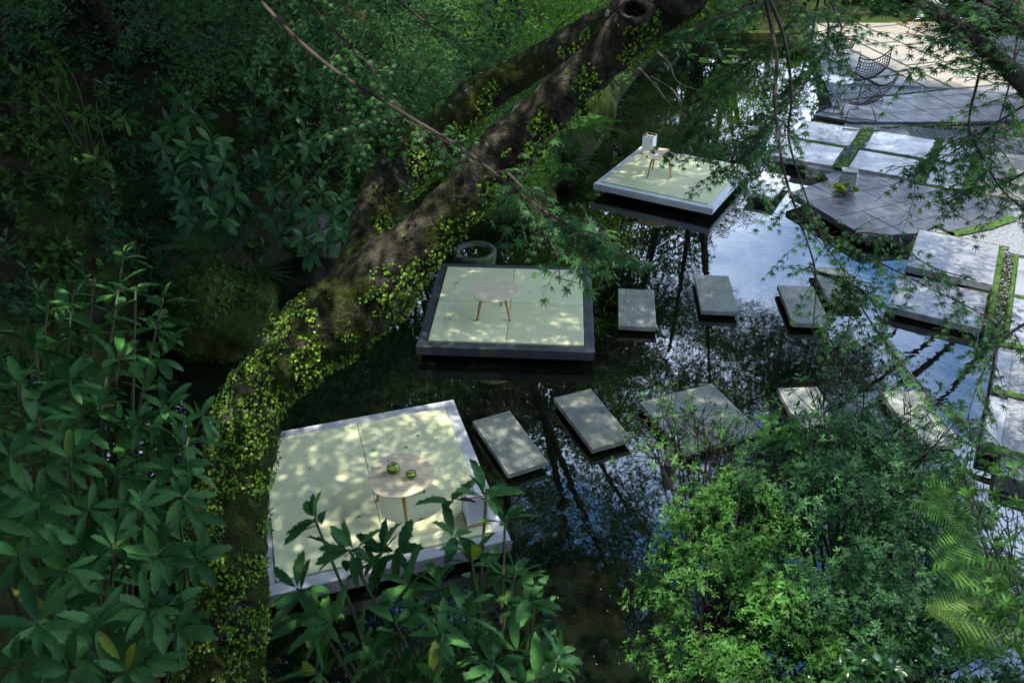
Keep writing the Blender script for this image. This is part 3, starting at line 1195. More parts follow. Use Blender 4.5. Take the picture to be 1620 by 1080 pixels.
step_slab((3.12, 6.68), (0.44, 0.90), 3, 0.115, 'ribbed stepping slab mostly behind upright leafy shoots')
step_slab((4.22, 6.62), (0.44, 0.90), 3, 0.115, 'ribbed stepping slab nearest the stone terrace, covered by maple twigs')
step_slab((4.25, 12.70), (0.46, 1.04), -29, 0.16, 'smooth pale stepping slab between the farthest platform and the terrace', 'frame_pale')


# ================================================================== furniture
def table(label, loc, rz, feet_a=(90, 210, 330), h=0.35, egg=0.07):
    root = empty('low_table', (0, 0, 0), label, 'table', 'three-legged wooden tables on the platforms')
    n = 48
    prof = [(0.90, -0.024), (0.975, -0.016), (1.0, -0.006), (0.992, 0.0)]
    vs, fs = [], []
    for k, z in prof:
        for i in range(n):
            a = 2 * math.pi * i / n
            r = 0.285 * (1 + egg * math.cos(3 * a) * 0.5 + egg * 0.5 * math.cos(a))
            vs.append((r * k * math.cos(a), r * k * math.sin(a) * 0.98, h + z))
    for q in range(len(prof) - 1):
        for i in range(n):
            j = (i + 1) % n
            fs.append((q * n + i, q * n + j, (q + 1) * n + j, (q + 1) * n + i))
    fs += [tuple(range(n - 1, -1, -1)), tuple(range((len(prof) - 1) * n, len(prof) * n))]
    MB().add(vs, fs).build('table_top', 'oak', root)
    for a in feet_a:
        c, s = math.cos(R(a)), math.sin(R(a))
        MB().tube([(0.165 * c, 0.165 * s, h - 0.02), (0.19 * c, 0.19 * s, h * 0.6), (0.235 * c, 0.235 * s, 0.0)], [0.019, 0.0185, 0.012], 10).build('leg', 'oak_leg', root, True)
    root.location = (loc[0], loc[1], ZT + 0.0175)
    root.rotation_euler = (0, 0, R(rz))
    return root


table('round wooden table with green tea on the nearest platform', (-0.965, 5.23), 0, (170, 285, 40), 0.35)
table('bare wooden table on the charcoal framed platform', (-0.22, 8.42), 8, (205, 318, 60), 0.35, 0.10)
table('wooden table with a white card on the farthest platform', (2.44, 12.93), 0, (215, 325, 105), 0.36, 0.03)


def lantern(label, loc, rz):
    root = empty('paper_lantern', (0, 0, 0), label, 'lantern', 'square paper lanterns on the platforms')
    w_, h_ = 0.175, 0.285
    MB().box((0, 0, 0.014), (w_ + 0.03, w_ + 0.03, 0.028), 0, 0.003).build('wooden_base', 'cedar', root)
    MB().box((0, 0, 0.03 + h_ / 2), (w_, w_, h_), 0, 0.002).build('paper_box', 'paper', root)
    t = 0.011
    for s in (-1, 1):
        MB().box((0, s * (w_ / 2 + 0.004), 0.03 + h_ + 0.030), (w_ + 2 * t, t, t), 0, 0.001).build('top_rail', 'cedar', root)
        MB().box((s * (w_ / 2 + 0.004), 0, 0.03 + h_ + 0.030), (t, w_ - t + 0.008, t), 0, 0.001).build('top_rail', 'cedar', root)
    for sx in (-1, 1):
        for sy in (-1, 1):
            MB().box((sx * (w_ / 2 + 0.004), sy * (w_ / 2 + 0.004), 0.03 + (h_ + 0.024) / 2), (0.009, 0.009, h_ + 0.024)).build('corner_post', 'paper', root)
    MB().box((0, 0, 0.03 + h_ + 0.004), (0.006, w_ - 0.01, 0.006)).build('cross_bar', 'cedar', root)
    root.location = (loc[0], loc[1], ZT + 0.003)
    root.rotation_euler = (0, 0, rz)


lantern('white paper lantern with wooden rails on the nearest platform behind leaves', (-0.318, 5.065), 0.300)
lantern('white paper lantern at the back corner of the farthest platform', (2.42, 13.93), -0.525)


def teapot(label, loc, s=1.0):
    root = empty('glass_teapot', (0, 0, 0), label, 'teapot')
    prof = [(0.030, 0.002), (0.048, 0.012), (0.056, 0.034), (0.054, 0.052), (0.042, 0.070), (0.026, 0.078), (0.022, 0.084)]
    MB().lathe([(r * s, z * s) for r, z in prof], 24).build('glass_body', 'glass', root, True)
    tea = [(0.028, 0.005), (0.045, 0.014), (0.0525, 0.034), (0.051, 0.050), (0.046, 0.058)]
    MB().lathe([(r * s, z * s) for r, z in tea], 24).build('green_tea', 'green_tea', root, True)
    MB().lathe([(0.023 * s, 0.085 * s), (0.024 * s, 0.090 * s), (0.006 * s, 0.094 * s), (0.009 * s, 0.104 * s), (0.003 * s, 0.108 * s)], 16).build('lid', 'glass', root, True)
    MB().tube([(0.052 * s, 0, 0.04 * s), (0.075 * s, 0, 0.052 * s), (0.088 * s, 0, 0.072 * s)], [0.011 * s, 0.008 * s, 0.006 * s], 8).build('spout', 'glass', root, True)
    MB().tube([(-0.045 * s, 0, 0.066 * s), (-0.078 * s, 0, 0.070 * s), (-0.085 * s, 0, 0.045 * s), (-0.055 * s, 0, 0.028 * s)], 0.005 * s, 8).build('handle', 'glass', root, True)
    root.location = loc
    return root


def cup(label, loc, tea=True, s=1.0):
    root = empty('glass_cup', (0, 0, 0), label, 'cup')
    MB().lathe([(0.026 * s, 0.001), (0.034 * s, 0.012 * s), (0.043 * s, 0.040 * s), (0.045 * s, 0.052 * s), (0.0435 * s, 0.052 * s), (0.040 * s, 0.038 * s), (0.030 * s, 0.012 * s), (0.02 * s, 0.007 * s)], 24).build('glass_bowl', 'glass', root, True)
    if tea:
        MB().lathe([(0.022 * s, 0.0085 * s), (0.0325 * s, 0.017 * s), (0.039 * s, 0.036 * s)], 24).build('green_tea', 'green_tea', root, True)
    root.location = loc


TT = ZT + 0.0175 + 0.35 + 0.001
tp = teapot('round glass teapot of green tea on the nearest table', (*(-1.020, 5.262), TT), 1.05)
tp.rotation_euler = (0, 0, 2.2)
cup('small glass bowl of green tea beside the teapot', (*(-0.860, 5.190), TT))
p2 = (2.493, 12.752)
tp2 = teapot('small clear glass teapot on the farthest table', (*p2, TT + 0.01), 0.75)
tp2.rotation_euler = (0, 0, 0.8)
card = tag(MB().box((0, 0, 0.003), (0.13, 0.10, 0.006), 0.5, 0.001).build('white_card', 'white_paint'), 'small white card lying on the farthest table', 'card')
card.location = (*(2.335, 12.865), TT + 0.01)


def wire_chair(label, loc, rz, mat='black_wire', cushion=None, s=1.0):
    """wire shell chair on two sled legs"""
    root = empty('wire_chair', (0, 0, 0), label, 'chair', 'wire shell chairs on the terrace')

    def S(u, v):
        a = u - v
        t = u + v - 1
        k = (t + 1) / 2
        y = -0.42 * (1 - k) ** 2 + 2 * 0.20 * k * (1 - k) + 0.44 * k * k
        z = 0.45 * (1 - k) ** 2 + 2 * 0.20 * k * (1 - k) + 0.98 * k * k
        z += 0.27 * a * a
        y += -0.05 * a * a
        return (0.43 * a * s, y * s, z * s)
    m = MB()
    n = 13
    for i in range(n):
        u = i / (n - 1)
        rr = 0.0062 if 0 < i < n - 1 else 0.013
        m.tube([S(u, k / 9) for k in range(10)], rr, 4)
        m.tube([S(k / 9, u) for k in range(10)], rr, 4)
    sh = m.build('wire_shell', mat, root)
    sh['kind'] = 'stuff'
    for e in (-1, 1):
        MB().tube([(e * 0.16, -0.14, 0.36), (e * 0.33, -0.33, 0.36), (e * 0.36, -0.36, 0.012), (e * 0.30, 0.30, 0.012), (e * 0.22, 0.12, 0.36)], 0.012, 6).build('sled_leg', mat, root)
    MB().tube([(-0.22, 0.12, 0.36), (0.22, 0.12, 0.36)], 0.008, 6).build('cross_bar', mat, root)
    MB().tube([(-0.16, -0.14, 0.36), (0.16, -0.14, 0.36)], 0.008, 6).build('cross_bar', mat, root)
    if cushion:
        MB().lathe([(0.10, -0.03), (0.20, -0.022), (0.225, 0.0), (0.20, 0.022), (0.08, 0.03)], 20, (0, -0.02, 0.385)).build('seat_pad', cushion, root, True)
    root.location = (loc[0], loc[1], ZT)
    root.rotation_euler = (0, 0, rz)


solid('blue_cloth', (0.03, 0.08, 0.26), (0.02, 0.06, 0.2), 10, 0.8, 0.2)
wire_chair('black wire chair nearest the pond, half on slate and half on pale slab', (6.76, 15.5), R(-105))
wire_chair('black wire chair just behind the round white-rimmed table', (7.40, 17.25), R(-75))
wire_chair('black wire chair deep in the maple shade at the water side of the terrace', (7.70, 19.75), R(120))
wire_chair('grey wire chair with blue seat pad in the straight shadow edge', (11.40, 21.25), R(-55), 'white_wire', 'blue_cloth')
wire_chair('pale wire chair behind the all-white round table in the sun', (11.25, 23.3), R(-20), 'white_wire')


def wire_table(label, loc, mat, topmat, h=0.62, r=0.30):
    root = empty('wire_table', (0, 0, 0), label, 'table', 'round wire tables on the terrace')
    MB().ring((0, 0, h), r, 0.014, 32, 6).build('top_rim', topmat, root, True)
    MB().lathe([(r - 0.008, h - 0.006), (r - 0.008, h + 0.004)], 32).build('glass_top', 'glass', root)
    MB().ring((0, 0, 0.012), 0.23, 0.010, 28, 6).build('base_ring', mat, root, True)
    m = MB()
    for k in range(14):
        a = 2 * math.pi * k / 14
        b = a + 0.9
        m.tube([(0.23 * math.cos(a), 0.23 * math.sin(a), 0.012), (0.11 * math.cos((a + b) / 2), 0.11 * math.sin((a + b) / 2), 0.3), (r * math.cos(b), r * math.sin(b), h)], 0.0042, 4)
    o = m.build('wire_cage', mat, root)
    o['kind'] = 'stuff'
    MB().ring((0, 0, 0.3), 0.112, 0.006, 20, 5).build('waist_ring', mat, root, True)
    root.location = (loc[0], loc[1], ZT)


wire_table('round table with white rim between the black wire chairs', (6.48, 16.4), 'black_wire', 'white_paint')
wire_table('all-white round wire table standing in full sun', (10.95, 22.2), 'white_wire', 'white_wire', 0.64, 0.27)

# concrete path light with white panel
root = empty('path_light', (0, 0, 0), 'small concrete block light with white panel on the slate', 'path light')
MB().add([(-.13, -.10, 0), (.13, -.10, 0), (.13, .10, 0), (-.13, .10, 0), (-.11, -.09, .25), (.11, -.09, .25), (.11, .09, .29), (-.11, .09, .29)],
         [(3, 2, 1, 0), (4, 5, 6, 7), (0, 1, 5, 4), (1, 2, 6, 5), (2, 3, 7, 6), (3, 0, 4, 7)]).build('concrete_body', 'concrete', root)
MB().box((0.125, 0, 0.135), (0.012, 0.15, 0.20)).build('white_panel', 'white_paint', root)
MB().box((0, 0, 0.292), (0.245, 0.20, 0.014)).build('cap', 'concrete', root).rotation_euler = (R(0), 0, 0)
root.location = (5.42, 12.42, ZT - 0.004)
root.rotation_euler = (0, 0, R(-18))

# carved stone basin in the pond
root = empty('stone_basin', (0, 0, 0), 'round carved stone water basin just behind the charcoal framed platform', 'basin')
MB().lathe([(0.20, -0.4), (0.27, -0.1), (0.30, 0.10), (0.305, 0.17), (0.29, 0.19), (0.25, 0.195), (0.225, 0.18), (0.20, 0.13), (0.12, 0.10)], 40).build('bowl', 'stone', root, True)
MB().lathe([(0.205, 0.145), (0.205, 0.150)], 32).build('still_water', 'pond_water', root)
root.location = (-0.52, 10.25, 0.0)

# cut timber post by the large stepping slab
root = empty('timber_post', (0, 0, 0), 'short pale round timber post standing at the square slab corner', 'post')
MB().lathe([(0.066, -0.7), (0.066, 0.306), (0.061, 0.318)], 24).build('shaft', 'post_wood', root, True)
MB().lathe([(0.060, 0.3185), (0.054, 0.3225)], 24).build('cut_face', 'paper', root)
root.location = (*(1.563, 6.050), 0)


# boulders
def rock(name, loc, size, seed, mat, label=None, cat='boulder', group=None, sub=4, rough=0.22):
    b = bmesh.new()
    bmesh.ops.create_icosphere(b, subdivisions=sub, radius=1.0)
    for v in b.verts:
        p = v.co.copy()
        d = mnoise.noise(p * 1.3 + Vector((seed, 0, 0))) * rough * 1.3 + mnoise.noise(p * 3.1 + Vector((0, seed, 0))) * rough * 0.5 + mnoise.noise(p * 9 + Vector((0, 0, seed))) * rough * 0.14
        v.co = p * (1 + d)
        v.co.x *= size[0]
        v.co.y *= size[1]
        v.co.z *= size[2]
    me = bpy.data.meshes.new(name)
    b.to_mesh(me)
    b.free()
    me.materials.append(MATS[mat])
    me.polygons.foreach_set('use_smooth', [True] * len(me.polygons))
    o = link(name, me, None, loc)
    o.rotation_euler = (0, 0, seed)
    return tag(o, label, cat, group)


rock('mossy_boulder', (-3.50, 8.30, 0.30), (0.66, 0.60, 0.62), 3.3, 'moss_stone', 'large rounded boulder covered in brown-green moss at the water', rough=0.27)
bould = bpy.data.objects['mossy_boulder']
leafmat('boulder_moss', (0.025, 0.05, 0.006), (0.075, 0.13, 0.014), 0.9, 0.1, 0.1)
bm_t = Leaves([blade_variant(s, 0.2, 2, 0, 0.5, 0.2, 0) for s in (210, 211)])
Vb = np.array([tuple(v.co) for v in bould.data.vertices])
Nb = np.array([tuple(v.normal) for v in bould.data.vertices])
pk = rng.integers(0, len(Vb), 16000)
bm_t.put_many(Vb[pk] + rng.normal(0, 0.012, (16000, 3)), Nb[pk] + rng.normal(0, .5, (16000, 3)) + np.array((0, 0, -.2)), rng.normal(0, 1, (16000, 3)), rng.uniform(0.010, 0.03, 16000))
bo = link('moss', bm_t.mesh('moss', 'boulder_moss'), bould)
bo['kind'] = 'stuff'
cr = Leaves(ROUND)
pk = np.array([i for i in rng.integers(0, len(Vb), 9000) if Vb[i][2] + 0.25 * Vb[i][0] > 0.12 + 0.3 * mnoise.noise(Vector(Vb[i]) * 3)])
cr.put_many(Vb[pk] + Nb[pk] * 0.02 + rng.normal(0, 0.015, (len(pk), 3)), np.cross(Nb[pk], rng.normal(0, 1, (len(pk), 3))), Nb[pk] + rng.normal(0, .4, (len(pk), 3)), rng.uniform(0.014, 0.034, len(pk)))
bo = link('creeper', cr.mesh('creeper', 'undergrowth_leaf'), bould)
bo['kind'] = 'stuff'
rock('rock', (-2.95, 10.75, 0.1), (0.55, 0.4, 0.5), 2.4, 'stone', 'dark rock at the waterline behind the forked trunk', 'rock')
rock('rock', (0.25, 12.35, 0.1), (0.5, 0.42, 0.4), 6.7, 'moss_stone', 'low mossy rock under the drooping bank plants', 'rock')
rock('mossy_boulder', (1.30, 15.6, 0.45), (0.55, 0.7, 0.85), 4.4, 'moss_stone', 'upright mossy rock beyond the farthest platform at the bank', 'rock')


# ================================================================== the leaning tree
def trunk_mesh(path, radii, sides=26, n=10, lump=0.12, seed=0.0, ridges=0.05):
    P = smooth_path(path, n)
    Rr = lerp_list(radii, n)
    m = MB().tube(P, Rr, sides)
    vs = []
    k = 0
    for i, c in enumerate(P):
        for s in range(sides):
            v = Vector(m.v[k])
            d = v - c
            q = v * 2.2 + Vector((seed, seed, 0))
            f = 1 + lump * mnoise.noise(q) * 1.6 + lump * 0.7 * mnoise.noise(v * 6 + Vector((0, seed, 0))) + ridges * mnoise.noise(Vector((v.x * 19, v.y * 19, v.z * 8))) + ridges * 0.5 * mnoise.noise(v * 38)
            vs.append(tuple(c + d * f))
            k += 1
    m.v[:k] = vs
    return m, P, Rr


def surface_points(m, n, lo_noise, scale, seed, zc=None):
    """random points with normals on the faces of a builder, in clumps"""
    V = np.array(m.v)
    F = [f for f in m.f if len(f) == 4]
    Fa = np.array(F)
    a, b, c, d = (V[Fa[:, i]] for i in range(4))
    nr = np.cross(c - a, d - b)
    ar = np.linalg.norm(nr, axis=1)
    nr = nr / (ar[:, None] + 1e-9)
    pick = rng.choice(len(F), size=n, p=ar / ar.sum())
    u, v = rng.random(n), rng.random(n)
    P = (a[pick] * ((1 - u) * (1 - v))[:, None] + b[pick] * (u * (1 - v))[:, None] + c[pick] * (u * v)[:, None] + d[pick] * ((1 - u) * v)[:, None])
    keep = []
    for i in range(n):
        p = Vector(P[i])
        q = mnoise.noise(p * scale + Vector((seed, 0, 0))) + 0.35 * mnoise.noise(p * scale * 3.1)
        if q > lo_noise + (zc(p) if zc else 0):
            keep.append(i)
    return P[keep], nr[pick][keep]


tree = empty('leaning_tree', (-1.615, 2.564, 1.005), 'massive mossy forked tree leaning across the pond, trunk covered in ivy', 'tree')
main_path = [(-1.598, 2.248, 0.616), (-1.658, 2.564, 1.005), (-1.655, 2.788, 1.255), (-1.644, 3.075, 1.602), (-1.618, 3.368, 1.957), (-1.583, 3.616, 2.244), (-1.518, 3.828, 2.475),
             (-1.308, 4.012, 2.664), (-0.940, 4.167, 2.900), (-0.595, 4.298, 3.190), (-0.273, 4.384, 3.504), (-0.029, 4.432, 3.759), (0.241, 4.433, 4.034), (0.501, 4.370, 4.301), (0.728, 4.295, 4.552),
             (0.919, 4.310, 4.757), (1.270, 4.833, 5.098), (1.674, 5.973, 5.740)]
main_r = [0.40, 0.29, 0.235, 0.215, 0.205, 0.185, 0.185, 0.205, 0.215, 0.180, 0.158, 0.150, 0.118, 0.108, 0.135, 0.135, 0.12, 0.08]
tm, tp_, tr_ = trunk_mesh(main_path, main_r, 64, 22, 0.17, 1.0, 0.13)
trunk = tm.build('trunk', 'mossy_bark', tree, True)
limb_path = [(-0.911, 4.392, 2.969), (-0.870, 4.710, 3.180), (-0.758, 4.911, 3.394), (-0.488, 5.114, 3.613), (-0.242, 5.192, 3.822), (0.059, 5.192, 4.004), (0.407, 5.196, 4.193), (0.736, 5.318, 4.378), (1.008, 5.807, 4.759), (0.854, 6.921, 5.362)]
limb_r = [0.15, 0.165, 0.155, 0.135, 0.112, 0.10, 0.10, 0.09, 0.085, 0.06]
lm, lp_, lr_ = trunk_mesh(limb_path, limb_r, 46, 18, 0.17, 4.0, 0.13)
limb = lm.build('limb', 'mossy_limb', tree, True)
# knot with a dark hollow where a branch broke away
kc = Vector((0.580, 4.108, 4.577))
kd = (Vector(cam.location) - kc).normalized()
kx = kd.cross(Vector((0, 0, 1))).normalized()
ky = kx.cross(kd)
km = MB()
vs, fs = [], []
for i, (rr, dz) in enumerate(((0.088, -0.07), (0.078, -0.01), (0.064, 0.014), (0.05, 0.008), (0.038, -0.03), (0.03, -0.09), (0.004, -0.11))):
    for k in range(18):
        a = 2 * math.pi * k / 18
        q = 1 + 0.2 * math.sin(2 * a + 1) + 0.12 * math.sin(3 * a + i) + 0.08 * math.sin(7 * a + i)
        vs.append(kc + kx * rr * q * math.cos(a) + ky * rr * q * 0.85 * math.sin(a) + kd * dz)
for i in range(6):
    for k in range(18):
        fs.append((i * 18 + k, i * 18 + (k + 1) % 18, (i + 1) * 18 + (k + 1) % 18, (i + 1) * 18 + k))
km.add(vs, fs)
km.build('knot', 'bark', trunk, True)

ivy = Leaves(ROUND)


def zc_main(p):
    # ivy thick on the lower trunk, on the underside higher up
    return 0.0 if p.z < 3.0 else 0.10


for m, n, sd in ((tm, 62000, 0.0), (lm, 22000, 7.0)):
    P_, N_ = surface_points(m, n, -0.10, 5.6, sd, zc_main)
    face = N_ @ np.array((0.55, -0.25, -0.55))
    ok = (P_[:, 2] < 5.6) & ((P_[:, 2] < 3.0) | (face > -0.12)) & (rng.random(len(P_)) < 0.72)
    P_, N_ = P_[ok], N_[ok]
    k = len(P_)
    T_ = np.cross(N_, rng.normal(0, 1, (k, 3))) + np.array((0, 0, -0.35)) + N_ * 0.25
    ivy.put_many(P_ + N_ * rng.uniform(0.006, 0.032, (k, 1)), T_, N_ + rng.normal(0, .4, (k, 3)), rng.uniform(0.009, 0.020, k))
ivy.build('ivy', 'ivy_leaf', tree)
# moss: short tufts along the bark
tuft = Leaves([blade_variant(s, 0.16, 2, 0, 0.5, 0.2, 0) for s in (200, 201)])
for m, n, sd in ((tm, 40000, 3.0), (lm, 14000, 5.0)):
    P_, N_ = surface_points(m, n, 0.10, 2.1, sd, lambda p: 0.0 if p.z < 3.1 else 0.10)
    ok = P_[:, 2] < 5.6
    P_, N_ = P_[ok], N_[ok]
    k = len(P_)
    tuft.put_many(P_, N_ + rng.normal(0, .6, (k, 3)) + np.array((0, 0, -.3)), rng.normal(0, 1, (k, 3)), rng.uniform(0.010, 0.028, k))
leafmat('moss_tuft', (0.018, 0.032, 0.005), (0.050, 0.072, 0.010), 0.9, 0.1, 0.1)
tuft.build('moss', 'moss_tuft', tree)


# ================================================================== leaf sprays and crowns
def spray_leaves(seed, Rad, rays, variants, size, droop=0.25, pitch=0.07, sub=2, gap=0.0):
    """a flat layered spray: twigs fan out from the origin, leaves in pairs along them"""
    L_ = Leaves(variants)
    r = random.Random(seed)
    for k in range(rays):
        an = 2 * math.pi * (k + r.uniform(-.3, .3)) / rays
        ln = Rad * r.uniform(0.55, 1.1)
        lines = [(np.zeros(3), an, ln)]
        for q in range(sub):
            t = r.uniform(0.25, 0.8)
            s = r.choice((-1, 1))
            o = np.array((math.cos(an) * ln * t, math.sin(an) * ln * t, -droop * (ln * t) ** 2 / Rad))
            lines.append((o, an + s * r.uniform(0.5, 0.95), ln * (1 - t) * r.uniform(0.7, 1.1)))
        for o, a2, l2 in lines:
            n = max(2, int(l2 / pitch))
            for i in range(n):
                t = (i + 0.6) / n * l2
                if r.random() < gap:
                    continue
                p = o + np.array((math.cos(a2) * t, math.sin(a2) * t, -droop * t * t / Rad)) + np.array((r.gauss(0, .02), r.gauss(0, .02), r.gauss(0, .05)))
                for s in (-1, 1):
                    d = (math.cos(a2 + s * r.uniform(.5, 1.2)), math.sin(a2 + s * r.uniform(.5, 1.2)), r.uniform(-0.6, 0.1))
                    L_.put(p + np.asarray(d) * size * 0.4, d, (r.gauss(0, .35), r.gauss(0, .35), 1), size * r.uniform(0.75, 1.15))
    return L_


SPRAY = {}


def make_sprays(key, n, mat, Rad, rays, variants, size, **kw):
    SPRAY[key] = [spray_leaves(900 + 13 * i + len(SPRAY) * 101, Rad, rays, variants, size, **kw).mesh('leaf_spray', mat) for i in range(n)]


make_sprays('canopy', 6, 'canopy_leaf', 1.1, 8, MAPLE5, 0.066, pitch=0.08)
make_sprays('evergreen', 5, 'evergreen_leaf', 1.15, 8, RHODO[:2], 0.17, pitch=0.11)
make_sprays('bank', 6, 'maple_leaf', 0.75, 7, MAPLE5, 0.045, pitch=0.06, droop=0.4)
make_sprays('bank_sunlit', 5, 'maple_leaf_sunlit', 0.7, 7, MAPLE5, 0.045, pitch=0.06, droop=0.4)


def crown(root, key, n, c, rad, smin=0.75, smax=1.25, tilt=0.35, shell=0.35, keep=None, low=-1.0):
    k = 0
    g = 0
    off = wloc(root)
    while k < n and g < n * 30:
        g += 1
        d = rng.normal(0, 1, 3)
        d /= np.linalg.norm(d)
        if d[2] < low:
            continue
        q = shell + (1 - shell) * rng.random() ** 0.6
        p = np.array(c) + d * np.array(rad) * q
        if keep is not None and not keep(p):
            continue
        o = bpy.data.objects.new('leaf_spray', random.choice(SPRAY[key]))
        o.parent = root
        o.location = Vector(p) - off
        o.rotation_euler = (rng.normal(0, tilt), rng.normal(0, tilt), rng.random() * 6.283)
        s = rng.uniform(smin, smax)
        o.scale = (s, s, s)
        o['kind'] = 'stuff'
        COL.objects.link(o)
        k += 1


def limbs(root, base, forks, r0, mat='bark', name='trunk'):
    m = MB()
    b = Vector(base)
    for tip, r1, bow in forks:
        t = Vector(tip)
        mid = b.lerp(t, 0.5) + Vector(bow)
        P = smooth_path([b, mid, t], 8)
        n = len(P)
        m.tube(P, [r0 + (r1 - r0) * (i / (n - 1)) ** 0.8 for i in range(n)], 10)
    return m.build(name, mat, root, True)


# crown of the leaning tree, over the platforms, thinned to let sun dapple the nearest one
crown(tree, 'canopy', 235, (-0.6, 7.1, 7.6), (4.4, 4.7, 1.4), 0.8, 1.25, keep=lambda p: not (math.hypot((p[0] + 2.3) / 1.7, (p[1] - 4.2) / 1.5) < 1 and rng.random() < 0.42))
limbs(tree, (1.674, 5.973, 5.740), [((3.0, 8.5, 7.8), 0.03, (0, 0, .3)), ((0.5, 7.5, 8.2), 0.03, (0.2, 0, .3)), ((-2.5, 5.5, 7.8), 0.03, (0, 0, .5)), ((-3.5, 8.5, 7.6), 0.03, (0, 0, .6))], 0.09, name='branch')


def forest_tree(kind, name, label, base, key, n, c, rad, r0, group, **kw):
    z = gz(base[0], base[1])
    root = empty(name, (base[0], base[1], z - 0.1), label, 'tree', group)
    c_ = Vector(c)
    forks = [((c_.x, c_.y, c_.z + rad[2] * 0.5), 0.04, (0.2, -0.2, 0))]
    for a in range(4):
        an = a * 1.57 + 0.5
        forks.append(((c_.x + math.cos(an) * rad[0] * .6, c_.y + math.sin(an) * rad[1] * .6, c_.z), 0.03, (0, 0, 0.4)))
    limbs(root, (base[0], base[1], z - 0.2), forks, r0)
    crown(root, key, n, c, rad, **kw)
    return root


FG = 'tall trees standing on the wooded bank'
forest_tree('e', 'evergreen_tree', 'tall dark evergreen at the left edge of the bank, brown trunk in shade', (-5.6, 12.2), 'evergreen', 230, (-6.2, 9.5, 8.6), (3.6, 5.0, 2.6), 0.11, FG)
forest_tree('e', 'evergreen_tree', 'tall dark evergreen on the bank behind the forked trunk', (-3.2, 16.4), 'evergreen', 220, (-3.6, 17.0, 8.8), (4.2, 3.6, 3.0), 0.18, FG)
forest_tree('e', 'evergreen_tree', 'tall evergreen on the bank beyond the farthest platform', (1.0, 20.8), 'evergreen', 190, (1.2, 21.0, 8.6), (3.6, 3.8, 3.2), 0.18, FG)
fe = forest_tree('e', 'evergreen_tree', 'tall evergreen at the far end of the pond', (4.2, 28.5), 'evergreen', 150, (4.0, 29.5, 7.5), (4.0, 3.5, 4.0), 0.18, FG)
crown(fe, 'evergreen', 60, (3.4, 26.5, 4.6), (2.8, 1.4, 2.4))  # lower clump added to close a bright gap in the pond reflection
sm = forest_tree('m', 'shade_maple', 'maple whose crown hangs over the slate terrace, trunk out of view', (9.9, 12.6), 'canopy', 130, (5.9, 13.6, 6.6), (2.8, 3.0, 0.9), 0.06, FG)
crown(sm, 'canopy', 45, (7.0, 17.3, 6.2), (1.4, 1.9, 0.6))
crown(sm, 'canopy', 36, (7.7, 16.1, 6.3), (1.7, 1.2, 0.5))  # extra sprays added to shade the slate band
forest_tree('m', 'shade_maple', 'maple at the pond edge casting lace shadow over the far wire chairs', (5.6, 25.2), 'canopy', 150, (4.4, 19.0, 7.4), (2.7, 3.8, 1.2), 0.14, FG)
mm = forest_tree('m', 'shade_maple', 'maple on the bank whose crown shades the farthest platform', (-0.6, 14.0), 'canopy', 75, (1.3, 12.0, 7.4), (2.4, 2.4, 1.0), 0.14, FG)
crown(mm, 'canopy', 70, (3.0, 8.6, 7.6), (1.8, 2.6, 0.8))  # clump out of view, added to shade the stepping slabs
ev = forest_tree('e', 'evergreen_tree', 'unseen evergreen beside the viewer, added to shade the left bank plants', (-6.4, 1.0), 'evergreen', 190, (-5.9, 2.6, 7.6), (2.9, 3.4, 1.7), 0.18, FG)  # tree out of view, put in to darken the left laurel

crown(ev, 'evergreen', 38, (-3.2, 0.8, 7.4), (2.7, 2.0, 1.1))  # clump placed to keep sun off the laurels
crown(tree, 'canopy', 24, (1.0, 1.7, 7.6), (2.1, 1.5, 0.7))  # unseen sprays added to shade the azaleas
crown(tree, 'canopy', 56, (-1.2, 7.6, 7.4), (1.7, 1.6, 0.6))  # more sprays added to cut sun on the middle platform
crown(tree, 'canopy', 46, (0.9, 10.3, 7.6), (1.9, 1.8, 0.6))  # sprays added overhead to darken the reflection in the near water
crown(tree, 'canopy', 24, (-2.85, 4.4, 7.3), (1.4, 1.3, 0.5))  # sprays added to thin the sun on the nearest platform
forest_tree('e', 'evergreen_tree', 'evergreen closing the view behind the far kerb', (7.4, 29.0), 'evergreen', 130, (7.2, 29.5, 5.4), (3.4, 2.4, 3.6), 0.18, FG)
forest_tree('e', 'evergreen_tree', 'evergreen deep on the left bank behind the young maples', (-9.5, 13.5), 'evergreen', 150, (-9.0, 13.0, 8.0), (3.6, 4.0, 3.2), 0.2, FG)
BG = 'young maples drooping over the bank'
